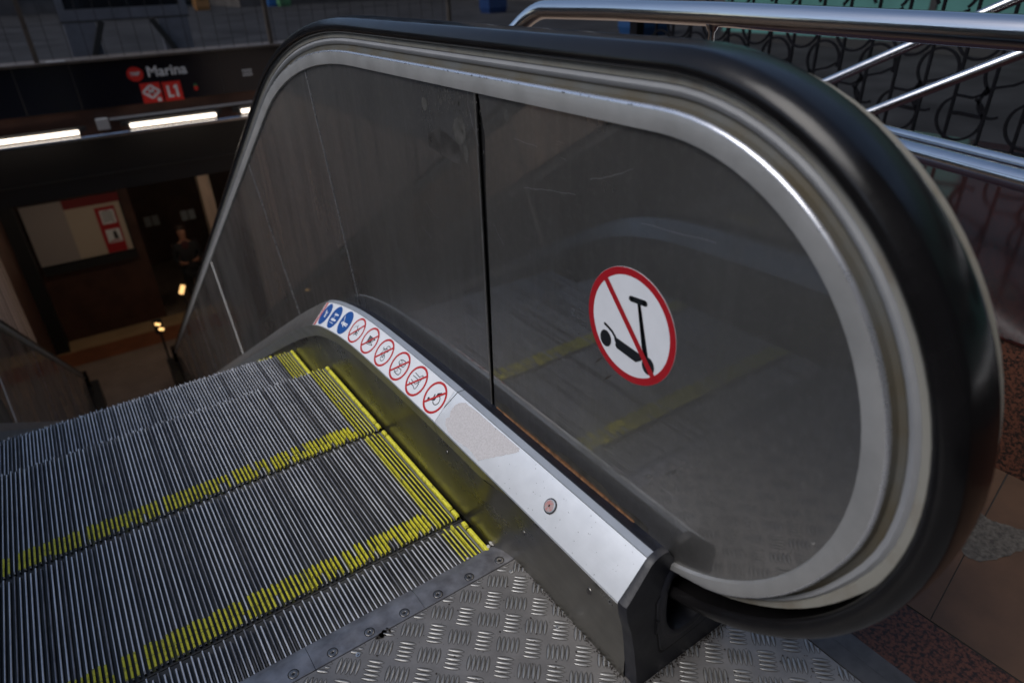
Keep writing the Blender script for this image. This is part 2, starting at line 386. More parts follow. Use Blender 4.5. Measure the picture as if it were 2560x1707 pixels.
# bright joint strips and the dark core behind the panels
mb = MB()
core = [(p[0]-.022*p[2], p[1]-.022*p[3]) for p in P252] + [(-.40, .215), (.6, .2)] + [(y, zin(y)+.0) for y in np.linspace(.8, 8.9, 60)]
mb.poly_prism(core, lambda u, v, h: (.165-h, u, v), .057, 'black')
bal_parts.append(mb.build('balustrade_core', BAL))
mb = MB(); mb.poly_prism([(p[0]-.018*p[2], p[1]-.018*p[3]) for p in P252] + [(-.40, .225), (.6, .21)] + [(y, zin(y)+.01) for y in np.linspace(.8, 8.9, 60)], lambda u, v, h: (.166+h, u, v), .005, 'panel')
bal_parts.append(mb.build('balustrade_back_panel', BAL))
for yt in jy[1:-1]:
    a = math.radians(30)*min(1, max(0, (yt-.58)/.8)); 
    z0 = .88-1.6*(1-math.cos(a)) if yt < 1.38 else .666-(yt-1.38)*.57735
    mb = MB(); w = .0022 if yt < 2 else (.011 if yt < 4 else .004)
    mb.poly_prism([(yt+w-.02*math.sin(a), z0-.02), (yt-w-.02*math.sin(a), z0-.02), (yt-w-.60*math.sin(a), z0-.60*math.cos(a)-.03), (yt+w-.60*math.sin(a), z0-.60*math.cos(a)-.03)], lambda u, v, h: (.1015-h, u, v), .003, 'trim_edge' if yt < 2 or yt > 4 else 'pale')
    bal_parts.append(mb.build('joint_strip', BAL))
# edge of the second panel at the first joint catches the light
mb = MB(); mb.grid([[(.1, .0865, z), (.0985, .0880, z), (.0985, .0898, z), (.1, .0910, z)] for z in (.236, .5, .861)], 'band')
bal_parts.append(mb.build('joint_strip', BAL, True, 60))
# deck cover (slanted) with band and skirt
ysfar = list(np.concatenate([np.arange(.944, 1.6, .03), np.arange(1.7, 9.1, .3)]))
ysd = list(np.concatenate([np.linspace(-.402, .15, 12), np.arange(.18, 1.6, .03), np.arange(1.7, 9.1, .3)]))
mb = MB(); rows = []
for y in [v for v in ysd if v < .935]+[.942]:
    z = zin(y); rows.append([(0, y, z-.0012), (.0006, y, z+.0004), (.0545, y, z+.0575), (.0553, y, z+.0572), (.0560, y, z+.0586), (.0672, y, z+.0622), (.0684, y, z+.0618), (.0690, y, z+.045)])
mb.grid(rows, ['deck_edge', 'deck', 'black', 'deck_edge', 'deck_edge', 'deck_edge', 'deck_edge'])
bal_parts.append(mb.build('deck_cover', BAL, True, 25, label='bright brushed deck strip beside the handrail newel'))
mb = MB(); rows = []
for y in ysfar:
    z = zin(y); rows.append([(0, y, z-.0012), (.0006, y, z+.0004), (.0545, y, z+.0575), (.0800, y, z+.0625), (.0822, y, z+.045)])
mb.grid(rows, 'band'); bal_parts.append(mb.build('deck_cover', BAL, True, 25, label='darker steel deck strip running down the slope'))
mb = MB(); rows = []
for y in ysd: z = zin(y); rows.append([(xfoot(y)-.0010, y, z-.040), (xfoot(y)*.3, y, z-.010), (-.0008, y, z-.0016), (0.0003, y, z-.0010)])
mb.grid(rows, 'band'); bal_parts.append(mb.build('side_band', BAL, True, 60))
ysk = list(np.concatenate([np.linspace(-.402, .15, 24), np.arange(.18, 1.6, .03), np.arange(1.7, 9.1, .3)]))
mb = MB(); rows = []
for y in ysk:
    z = zin(y); zb = min(-.03, z-.23) if y > -.09 else -.002
    rows.append([(xfoot(y), y, zb), (xfoot(y)*.95+.0004, y, z-.10), (xfoot(y)*.9+.0012, y, z-.0405)])
mb.grid(rows, 'skirt'); sk = mb.build('skirt_panel', BAL, True, 60); bal_parts.append(sk)
mb = MB(); rows = []     # gasket gap between deck and panel
for y in ysd: z = zin(y); rows.append([(.0680, y, z+.056), (.074, y, z+.0565), (.081, y, z+.052), (.090, y, z+.047), (.1008, y, z+.0445)])
mb.grid(rows, ['gasket', 'gasket', 'gasket', 'gasket']); bal_parts.append(mb.build('gasket', BAL, True, 60))
mb = MB(); rr_ = random.Random(3); rows = []
for y in np.linspace(-.33, .07, 40):
    z = zin(y)+.0450; w = .0012+.0032*max(0, math.sin((y+.33)*9.)*.6+rr_.random()*.5); rows.append([(.0995-w, y, z+.0003), (.0995, y, z+.0012), (.0996, y, z+.0012+w*1.3)])
mb.grid(rows, 'rust'); bal_parts.append(mb.build('rust_line', BAL, True, 60))
# outer cladding beyond the panel, hidden side
mb = MB(); rows = [[(.172, y, zin(y)+.03), (.22, y, zin(y)+.03), (.245, y, zin(y)), (.248, y, min(-.05, zin(y)-.3))] for y in ysd]
mb.grid(rows, 'band'); bal_parts.append(mb.build('outer_cladding', BAL, True, 30))
# ---- newel base cap with handrail inlet
mb = MB()
outer = [(.0275, 0), (.0265, .03), (.020, .09), (.0125, .14), (.004, .17), (-.0005, .200), (.012, .2125), (.030, .2315), (.0545, .2585), (.066, .2625), (.081, .2635), (.092, .2600), (.100, .250), (.104, .236), (.108, .220), (.150, .212), (.200, .205), (.236, .190), (.243, .12), (.243, 0), (.18, 0), (.12, 0), (.07, 0)]
def resample(poly, n, c):
    """radial resampling about c"""
    out = []
    for k in range(n):
        a = 2*math.pi*k/n; d = Vector((math.cos(a), math.sin(a))); best = None
        for i in range(len(poly)):
            p, q = Vector(poly[i])-Vector(c), Vector(poly[(i+1) % len(poly)])-Vector(c); e = q-p
            den = d.x*e.y-d.y*e.x
            if abs(den) < 1e-12: continue
            t = (p.x*e.y-p.y*e.x)/den; u = (p.x*d.y-p.y*d.x)/den
            if t > 0 and -1e-6 <= u <= 1+1e-6 and (best is None or t < best): best = t
        out.append((c[0]+d.x*best, c[1]+d.y*best))
    return out
hc = (.135, .146); NN = 96
def inlet(g): # rounded outline of the inlet, grown by g
    return [(hc[0]+(.0445+g)*np.sign(math.cos(a))*abs(math.cos(a))**.75, hc[1]+(.066+g)*np.sign(math.sin(a))*abs(math.sin(a))**.8) for a in np.linspace(0, 2*math.pi, 64, endpoint=False)]
yf = lambda z: -.4285+.05*max(0, z)*1.0+.02*max(0, z-.18)
def ring(poly, dy): return [(x, yf(z)+dy, z) for x, z in resample(poly, NN, hc)]
inset = [(hc[0]+(x-hc[0])*.985, hc[1]+(z-hc[1])*.985) for x, z in outer]
rows = [[(x, -.402, z) for x, z in resample(outer, NN, hc)], ring(outer, .006), ring(inset, 0), ring(inlet(.020), 0), ring(inlet(.017), -.003), ring(inlet(.010), -.0045), ring(inlet(.004), -.002), ring(inlet(0), .006), [(x, -.33, z) for x, z in resample(inlet(-.002), NN, hc)]]
mb.grid(rows, 'cap', close=True); mb.face(rows[-1], 'black')
cap = mb.build('newel_cap', BAL, True, 38); bal_parts.append(cap)
mb = MB()   # hatch plate round the inlet: a thin raised pentagon with the inlet inside
hatch = [(.066, .170), (.067, .140), (.072, .100), (.078, .060), (.083, .049), (.092, .0485), (.150, .050), (.186, .053), (.190, .20), (.102, .203), (.094, .199)]
hr0 = resample(hatch, NN, hc); h1 = resample([(hc[0]+(x-hc[0])*.982, hc[1]+(z-hc[1])*.982) for x, z in hatch], NN, hc)
mb.grid([[(x, yf(z)-.0002, z) for x, z in resample([(hc[0]+(x-hc[0])*1.05, hc[1]+(z-hc[1])*1.05) for x, z in hatch], NN, hc)], [(x, yf(z)-.0006, z) for x, z in hr0]], 'black', close=True)
mb.grid([[(x, yf(z)-.0006, z) for x, z in hr0], [(x, yf(z)-.0022, z) for x, z in h1], [(x, yf(z)-.0026, z) for x, z in resample(inlet(.0165), NN, hc)]], 'cap', close=True)
hat = mb.build('inlet_hatch', cap, True, 30)
mb = MB(); mb.box((.0655, yf(.115)-.0022, .101), (.0715, yf(.115)+.002, .131), 'black'); mb.box((.0665, yf(.115)-.003, .103), (.0705, yf(.115)+.002, .129), 'cap'); mb.build('hatch_clip', cap)
# joint line across deck, screws, dots on the skirt
mb = MB(); 
for (yj, w) in ((.148, .0016),):
    z = zin(yj); n = Vector((-.725, 0, .688))
    for (u0, v0, y0), (u1, v1, y1) in [((0, 0, .167), (.0548, .058, .148)), ((.0548, .058, .148), (.0680, .0622, .142))]:
        a = Vector((u0, y0, z+v0))+n*.0003; b = Vector((u1, y1, z+v1))+n*.0003
        if v0 > .05: a = Vector((u0, y0, z+v0+.0007)); b = Vector((u1, y1, z+v1+.0007))
        mb.face([a, b, b+Vector((0, w, 0)), a+Vector((0, w, 0))], 'black')
    mb.face([(-.0006, .166, z-.001), (xfoot(.167)-.0016, .166, z-.040), (xfoot(.167)-.0016, .1675, z-.040), (-.0006, .1675, z-.001)], 'black')
bal_parts.append(mb.build('deck_joint', BAL, recalc=False))
def disc(mb, c, n, r, m, up=None, k=20, h=.0008):
    n = Vector(n).normalized(); a = n.orthogonal().normalized(); b = n.cross(a); c = Vector(c)
    r0 = [c+(a*math.cos(t)+b*math.sin(t))*r for t in np.linspace(0, 2*math.pi, k, endpoint=False)]
    r1 = [p+n*h+(c-p)*.12 for p in r0]
    mb.grid([r0, r1], m, close=True); mb.face(r1, m)
mb = MB(); disc(mb, (.0150, -.322, .137), (-1, 0, .2), .0065, 'screw'); bal_parts.append(mb.build('skirt_screw', BAL, True))
mb = MB(); disc(mb, (.0085, -.148, .128), (-1, 0, .15), .005, 'screw'); bal_parts.append(mb.build('skirt_screw', BAL, True))
mb = MB(); disc(mb, (.0075, .13, .135), (-1, 0, .15), .005, 'screw'); bal_parts.append(mb.build('skirt_screw', BAL, True))
mb = MB(); disc(mb, (.0068, -.380, .176), (-1, 0, .35), .0048, 'band', h=.0012); disc(mb, (.0056, -.380, .1765), (-1, 0, .35), .0016, 'black', h=.0006); bal_parts.append(mb.build('band_screw', BAL, True))
# the red key switch set in the deck
nD = Vector((-.725, 0, .688)); uD = Vector((.688, 0, .725)); c0 = Vector((0, 0, .2))+Vector((0, -.206, 0))+uD*.0375
mb = MB(); V3 = lambda a, r, o: c0+(uD*math.cos(a)+Vector((0, 1, 0))*math.sin(a))*r+nD*o
AA = list(np.linspace(0, 2*math.pi, 40, endpoint=False))
mb.grid([[V3(a, .0145, .0010) for a in AA], [V3(a, .0142, .0016) for a in AA], [V3(a, .0130, .0016) for a in AA], [V3(a, .0128, .0011) for a in AA]], ['deck_edge'], close=True) if False else None
mb.grid([[V3(a, .0136, .0012) for a in AA], [V3(a, .0118, .0013) for a in AA]], 'black', close=True)
mb.grid([[V3(a, .0118, .0013) for a in AA], [V3(a, .0110, .0034) for a in AA], [V3(a, .0098, .0036) for a in AA]], 'deck_edge', close=True)
sw = mb.build('key_switch', BAL, True, 30); bal_parts.append(sw)
M['fadedred'] = mat('faded_red_enamel', (.50, .20, .19), .6, 0, .2, 260, col2=(.40, .34, .33), ramp=(.42, .6))
mb = MB(); mb.face([V3(a, .0098, .0037) for a in AA], 'fadedred'); mb.build('button_face', sw)
mb = MB(); mb.poly_prism([(-.002, -.0014), (.0022, -.001), (.002, .0016), (-.0016, .0018)], lambda u, v, h: c0+uD*u+Vector((0, 1, 0))*v+nD*(.0037+h), .0005, 'black', 'black'); mb.build('keyhole', sw)

# ---- stickers -------------------------------------------------------------
def ell(cx, cy_, rx, ry=None, n=48, a0=0, a1=2*math.pi):
    ry = ry or rx; return [(cx+rx*math.cos(t), cy_+ry*math.sin(t)) for t in np.linspace(a0, a1, n, endpoint=abs(a1-a0) < 6.2)]
def thick(pts, w):
    pts = [Vector((p[0], p[1])) for p in pts]; L_, R_ = [], []
    for i, p in enumerate(pts):
        t = (pts[min(i+1, len(pts)-1)]-pts[max(i-1, 0)]).normalized(); n = Vector((-t.y, t.x)); L_.append(tuple(p+n*w/2)); R_.append(tuple(p-n*w/2))
    return L_+R_[::-1]
def strip_ribbon(mb, pts, w, f3, h, m, closed=False):
    pts = [Vector((p[0], p[1])) for p in pts]; n = len(pts); rows = []
    for i, p in enumerate(pts):
        t = (pts[(i+1) % n if closed else min(i+1, n-1)]-pts[(i-1) % n if closed else max(i-1, 0)]).normalized(); q = Vector((-t.y, t.x))*w/2
        rows.append([f3((p+q).x, (p+q).y, h), f3((p-q).x, (p-q).y, h)])
    if closed: rows.append(rows[0])
    mb.grid(rows, m)
# round no-scooter sticker on the front panel: (u, v) = (y, z)
f_sc = lambda u, v, h: (.0999-h, u, v)
sc_c = (-.2915, .5825); RS = .0865
sticker = MB(); sticker.poly_prism(ell(*sc_c, RS, n=96), f_sc, .0004, 'white_st', 'white_st')
sticker = sticker.build('no_scooter_sticker', BAL, label='round white sticker with red ring forbidding scooters'); bal_parts.append(sticker)
mb = MB(); strip_ribbon(mb, ell(*sc_c, RS-.0056, n=96), .0108, f_sc, .0006, 'red2_st', True)
strip_ribbon(mb, [(-.2390, .6400), (-.3450, .5225)], .0095, f_sc, .0012, 'red2_st'); mb.build('red_ring_and_bar', sticker, recalc=False)
mb = MB(); k = 'black_st'
strip_ribbon(mb, [(-.2915, .6262), (-.3180, .6288)], .0085, f_sc, .0008, k); 
for e in ((-.2915, .6262), (-.3180, .6288)): mb.poly_prism(ell(*e, .00425, n=20), f_sc, .0008, k)
strip_ribbon(mb, [(-.3070, .6235), (-.3205, .5625), (-.3262, .5500), (-.3345, .5480)], .0058, f_sc, .0009, k)
strip_ribbon(mb, [(-.3070, .6235), (-.3285, .5475)], .0060, f_sc, .0009, k)
mb.poly_prism(ell(-.2447, .5447, .0117, .0132, 40), f_sc, .0008, k)
strip_ribbon(mb, [(-.2420, .5675), (-.2490, .5650), (-.2580, .5610), (-.2640, .5555), (-.2665, .5480)], .0046, f_sc, .0008, k)
mb.poly_prism(ell(-.2420, .5675, .0023, n=16), f_sc, .0008, k)
mb.poly_prism([(-.2668, .5552), (-.2655, .5420), (-.2690, .5385), (-.3080, .5335), (-.3180, .5405), (-.3200, .5445), (-.3140, .5500)], f_sc, .0009, k)
mb.poly_prism(ell(-.3318, .5385, .0115, .0135, 40), f_sc, .0010, k)
mb.build('scooter_figure', sticker, recalc=False)
# glue marks, scratches and scuffs on the panels
M['film'] = mat('dull_glue_film_on_steel', (.17, .165, .155), .42, .65, .25, 60, rvar=.1)
M['film2'] = mat('thin_hazy_film_on_steel', (.17, .165, .16), .34, .75, .3, 25, rvar=.1)
M['scratch'] = mat('bright_scratch', (.62, .62, .66), .4, .6)
rm = random.Random(17)
def blob(cx, cz, ry_, rz_, n=40, j=.0): return [(cx+ry_*math.cos(a)*(1+rm.uniform(-j, j)), cz+rz_*math.sin(a)*(1+rm.uniform(-j, j))) for a in np.linspace(0, 2*math.pi, n, endpoint=False)]
fp_ = lambda u, v, h: (.0999-h, u, v)
mb = MB(); mb.poly_prism(blob(.268, .811, .0105, .0120), fp_, .0002, 'film'); mb.poly_prism(blob(.205, .822, .006, .006, 30), fp_, .0002, 'film'); mb.poly_prism(blob(.145, .781, .021, .023, 50, .10), fp_, .0002, 'film')
mb.poly_prism(blob(.128, .745, .008, .017, 40, .10), fp_, .0002, 'film'); mb.poly_prism(blob(-.003, .826, .0080, .0085), fp_, .0002, 'film')
for _ in range(90): mb.poly_prism(blob(rm.gauss(.155, .035), rm.gauss(.815, .022), rm.uniform(.0008, .0028), rm.uniform(.0008, .004), 9, .3), fp_, .00025, 'film')
bal_parts.append(mb.build('glue_mark', BAL, recalc=False))
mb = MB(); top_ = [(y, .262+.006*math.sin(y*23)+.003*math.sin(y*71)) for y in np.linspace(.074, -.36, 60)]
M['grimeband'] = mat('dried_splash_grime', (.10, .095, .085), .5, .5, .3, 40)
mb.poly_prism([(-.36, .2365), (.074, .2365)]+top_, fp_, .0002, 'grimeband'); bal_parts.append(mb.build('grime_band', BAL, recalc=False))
mb = MB(); mb.poly_prism([(.268, .757), (.225, .775), (.185, .768), (.150, .755), (.143, .722), (.175, .722), (.215, .728), (.262, .735)], fp_, .0001, 'film2'); bal_parts.append(mb.build('hazy_patch', BAL, recalc=False))
mb = MB()
def hair(p, w=.00032, m='scratch'):
    q = []
    for a, b in zip(p[:-1], p[1:]): q += [(a[0]+(b[0]-a[0])*t, a[1]+(b[1]-a[1])*t+.0008*math.sin(9*t)) for t in np.linspace(0, 1, 5, endpoint=False)]
    strip_ribbon(mb, q+[p[-1]], w, fp_, .0003, m)
for p in ([(-.044, .724), (-.10, .733), (-.17, .742)], [(.109, .848), (.112, .828), (.104, .812)], [(.105, .812), (.100, .795), (.088, .782), (.085, .765)], [(-.20, .77), (-.24, .782), (-.28, .80)], [(-.30, .735), (-.42, .744)], [(-.02, .795), (-.08, .793)], [(.30, .62), (.27, .60), (.25, .598)], [(.33, .56), (.29, .545)], [(.02, .61), (.05, .64)]): hair(p)
for _ in range(190):
    y0, z0, a, L1 = rm.uniform(-.55, .75), rm.uniform(.30, .84), rm.gauss(.25, .5), rm.uniform(.008, .05)
    if math.hypot(y0+.32, z0-.535) > .29 and y0 < -.32: continue
    if math.hypot(y0+.2915, z0-.5825) < .12: continue
    hair([(y0, z0), (y0+L1*math.cos(a), z0+L1*math.sin(a))], rm.uniform(.00012, .00030), 'film')
bal_parts.append(mb.build('scratches', BAL, recalc=False))
mb = MB()
for a, b in (((-.222, .490), (-.239, .509)), ((-.244, .471), (-.262, .489))):
    d = Vector((b[0]-a[0], b[1]-a[1])); n = Vector((-d.y, d.x)).normalized()*.0024; c = Vector(a)+d*.5
    mb.poly_prism([a, tuple(c-n), b, tuple(c+n*.6)], fp_, .0002, 'dirt')
bal_parts.append(mb.build('dark_scuff', BAL, recalc=False))
# pictogram strip on the deck: u across (0 inner .. .079 outer), v along the deck
S0 = s_of_y(.201)
def f_dk(u, v, h):
    s = S0+v; y = y_of_s(s); z = zin(y); return (.0003+u*.688-.725*h, y, z+.0004+u*.725+.688*h)
def gridpoly(mb, u0, u1, v0, v1, h, m, nu=2, nv=40): mb.grid([[f_dk(u, v, h) for u in np.linspace(u0, u1, nu)] for v in np.linspace(v0, v1, nv)], m)
vA, vB = -.042, .7185
mb = MB(); gridpoly(mb, .001, .0775, vA, vB, .0006, 'white_st', 2, 60)
strip = mb.build('pictogram_strip', BAL, label='white sticker strip with a column of blue and red safety pictograms', recalc=False); bal_parts.append(strip)
mb = MB(); gridpoly(mb, .001, .0775, vB+.0003, vB+.024, .0007, 'orange_st', 2, 4)
for r in range(4):
    for c in range(14):
        if (r*7+c*5) % 6: gridpoly(mb, .004+c*.0051, .0078+c*.0051, vB+.0035+r*.0052, vB+.0058+r*.0052, .0010, 'white_st', 2, 2)
mb.build('warning_header', strip, recalc=False)
cu = .0395; RI = .0365
def icon(i, drawfn, kind):
    v = i*.0855; g = lambda a, b, h: f_dk(cu+a, v+b, h)
    nm = 'blue_pictogram' if kind == 'b' else 'prohibition_pictogram'
    mb = MB()
    if kind == 'b': mb.poly_prism(ell(0, 0, RI-.001, n=40), g, .0009, 'blue_st')
    drawfn(mb, g)
    if kind == 'r':
        strip_ribbon(mb, ell(0, 0, RI-.0027, n=48), .0054, g, .0012, 'red_st', True)
        strip_ribbon(mb, [(-.0232, .0232), (-.008, .008), (.008, -.008), (.0232, -.0232)], .0048, g, .0014, 'red_st')
    mb.build(nm, strip, recalc=False)
def d_wheel(mb, g):
    k = 'black_st'; mb.poly_prism(ell(-.011, .0165, .0036, n=20), g, .0010, k)
    strip_ribbon(mb, [(-.009, .010), (-.004, -.002), (.010, -.003), (.016, -.013)], .0050, g, .0010, k)
    strip_ribbon(mb, [(-.006, .004), (.006, .005)], .0030, g, .0010, k)
    strip_ribbon(mb, ell(-.002, -.009, .0105, n=30, a0=math.radians(110), a1=math.radians(380)), .0020, g, .0010, k)
def d_feet(mb, g):
    k = 'black_st'
    for dx in (-.012, .006):
        strip_ribbon(mb, [(dx-.001, .022), (dx-.001, .002), (dx-.005, -.008), (dx-.002, -.012), (dx+.012, -.012), (dx+.013, -.009), (dx+.005, -.002), (dx+.007, .020)], .0017, g, .0010, k)
        strip_ribbon(mb, [(dx+.006, -.013), (dx+.007, -.010)], .0014, g, .0010, k); strip_ribbon(mb, [(dx+.009, -.013), (dx+.010, -.010)], .0014, g, .0010, k)
def d_shoes(mb, g):
    k = 'black_st'
    for dx in (-.012, .009):
        strip_ribbon(mb, [(dx-.006, .006), (dx-.007, -.006), (dx-.006, -.014), (dx+.002, -.017), (dx+.008, -.012), (dx+.007, .002), (dx+.004, .010), (dx-.003, .011)], .0020, g, .0010, k, True)
        strip_ribbon(mb, [(dx-.005, .005), (dx, -.003), (dx+.005, .006)], .0018, g, .0010, k)
def d_bike(mb, g):
    k = 'black_st'
    for dx in (-.0125, .0125): strip_ribbon(mb, ell(dx, -.006, .0078, n=28), .0018, g, .0010, k, True)
    for l in ([(-.0125, -.006), (-.006, .008), (.008, .008), (.0125, -.006)], [(-.006, .008), (0, -.005), (.008, .008)], [(-.0125, -.006), (0, -.005)], [(.008, .008), (.006, .014), (.011, .014)], [(-.008, .011), (-.004, .011)]): strip_ribbon(mb, l, .0018, g, .0010, k)
def d_trolley(mb, g):
    k = 'black_st'
    for j in range(7): strip_ribbon(mb, [(-.010+.0007*j, .011-.0032*j), (.010-.0004*j, .011-.0032*j)], .0021, g, .0010, k)
    strip_ribbon(mb, [(-.018, .014), (-.012, .013), (-.008, -.013), (.012, -.014)], .0018, g, .0010, k); strip_ribbon(mb, [(.010, .013), (.010, -.010)], .0020, g, .0010, k)
    for dx in (-.006, .009): mb.poly_prism(ell(dx, -.018, .0022, n=14), g, .0010, k)
def d_dog(mb, g):
    k = 'black_st'
    strip_ribbon(mb, [(-.010, -.002), (.004, .000)], .0055, g, .0010, k)
    for l in ([(.004, .001), (.010, .008), (.014, .006)], [(-.010, -.002), (-.015, .005)], [(-.009, -.003), (-.011, -.013), (-.009, -.014)], [(-.006, -.003), (-.005, -.013)], [(.002, -.002), (.001, -.013)], [(.004, -.002), (.007, -.012)]): strip_ribbon(mb, l, .0022, g, .0010, k)
    strip_ribbon(mb, [(.010, .009), (.006, .020), (.001, .024)], .0007, g, .0010, k)
def d_p1(mb, g):   # adult holding a child's hand
    k = 'white_st'
    mb.poly_prism(ell(-.004, .017, .0042, n=18), g, .0012, k); strip_ribbon(mb, [(-.004, .011), (-.004, -.004)], .0085, g, .0012, k)
    for dx in (-.0065, -.0015): strip_ribbon(mb, [(dx, -.003), (dx, -.021)], .0035, g, .0012, k)
    strip_ribbon(mb, [(-.001, .009), (.016, .022)], .0026, g, .0012, k); strip_ribbon(mb, [(-.008, .009), (-.013, -.003)], .0026, g, .0012, k)
def d_p2(mb, g):
    k = 'white_st'; mb.poly_prism(ell(.009, .008, .0036, n=18), g, .0012, k)
    strip_ribbon(mb, [(.009, .003), (.009, -.006)], .0065, g, .0012, k); strip_ribbon(mb, [(.009, -.005), (.009, -.019)], .004, g, .0012, k)
    mb.poly_prism(ell(-.008, .013, .0040, n=18), g, .0012, k); strip_ribbon(mb, [(-.008, .008), (-.008, -.006)], .0075, g, .0012, k); strip_ribbon(mb, [(-.008, -.005), (-.008, -.020)], .0055, g, .0012, k)
    strip_ribbon(mb, [(-.005, .005), (.007, .001)], .0022, g, .0012, k); strip_ribbon(mb, [(-.018, .016), (-.018, -.014)], .0018, g, .0012, k)
def d_p3(mb, g):   # small dog carried
    k = 'white_st'; strip_ribbon(mb, [(-.009, -.004), (.006, -.003)], .008, g, .0012, k); mb.poly_prism(ell(.009, .005, .0052, .0042, 18), g, .0012, k)
    for dx in (-.009, -.004, .003, .007): strip_ribbon(mb, [(dx, -.004), (dx, -.014)], .0025, g, .0012, k)
for i, (fn, kd) in enumerate(((d_wheel, 'r'), (d_feet, 'r'), (d_shoes, 'r'), (d_bike, 'r'), (d_trolley, 'r'), (d_dog, 'r'), (d_p1, 'b'), (d_p2, 'b'), (d_p3, 'b'))): icon(i, fn, kd)
# worn glue patch on the deck (where an old sticker was)
mb = MB(); sv = lambda y: s_of_y(y)-S0
rp = random.Random(5)
pat = [(.006, sv(.004)), (.010, sv(.030)), (.006, sv(.060)), (.004, sv(.085)), (.005, sv(.108)), (.012, sv(.126)), (.022, sv(.136)), (.030, sv(.128)), (.040, sv(.136)), (.055, sv(.134)), (.066, sv(.126)), (.074, sv(.110)), (.076, sv(.06)), (.076, sv(.0)), (.077, sv(-.078)), (.070, sv(-.080)), (.040, sv(-.046)), (.006, sv(-.006))]
fine = []
for a, b in zip(pat, pat[1:]+pat[:1]):
    for t in np.linspace(0, 1, 8, endpoint=False): fine.append((min(.077, a[0]+(b[0]-a[0])*t+rp.uniform(-.0006, .0006)), a[1]+(b[1]-a[1])*t+rp.uniform(-.0010, .0010)))
mb.poly_prism(fine, f_dk, .0002, 'worn_patch'); bal_parts.append(mb.build('glue_residue', BAL, recalc=False, label='grey residue where an old sticker was torn off'))
# chips and scuffs along the deck and trim
mb = MB()
for _ in range(46):
    u, v = rp.uniform(.003, .076), sv(rp.uniform(-.39, .0)); mb.poly_prism([(u+rp.uniform(.0002, .0009)*math.cos(a), v+rp.uniform(.0002, .0011)*math.sin(a)) for a in np.linspace(0, 5.2, 6)], f_dk, .0003, 'dirt')
for _ in range(26):
    y0 = rp.uniform(-.28, .35); mb.poly_prism([(y0+rp.uniform(.0004, .0018)*math.cos(a), .8775+rp.uniform(-.001, .001)+rp.uniform(.0003, .0014)*math.sin(a)) for a in np.linspace(0, 5.2, 6)], lambda u, v, h: (.0917-h, u, v), .0001, 'dirt')
bal_parts.append(mb.build('paint_chips', BAL, recalc=False))

# left balustrade: mirrored copy of the plain parts (mirror plane x = -.49)
LEFT = bpy.data.objects.new('left', None)
skip = {'no_scooter_sticker', 'pictogram_strip', 'glue_residue', 'paint_chips', 'key_switch', 'deck_joint', 'rust_line', 'glue_mark', 'grime_band', 'hazy_patch', 'scratches', 'dark_scuff'}
for o in bal_parts:
    o.parent = ESC
    base = o.name.split('.')[0]
    if base in skip: continue
    c = copy_tree(o, ESC); c.scale = (-1, 1, 1); c.location = (-.98, 0, 0)
    if 'label' in c: del c['label']
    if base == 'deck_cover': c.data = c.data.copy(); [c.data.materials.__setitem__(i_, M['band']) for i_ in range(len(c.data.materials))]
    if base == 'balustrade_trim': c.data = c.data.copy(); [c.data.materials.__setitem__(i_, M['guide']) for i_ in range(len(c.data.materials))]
bpy.data.objects.remove(BAL); bpy.data.objects.remove(LEFT)

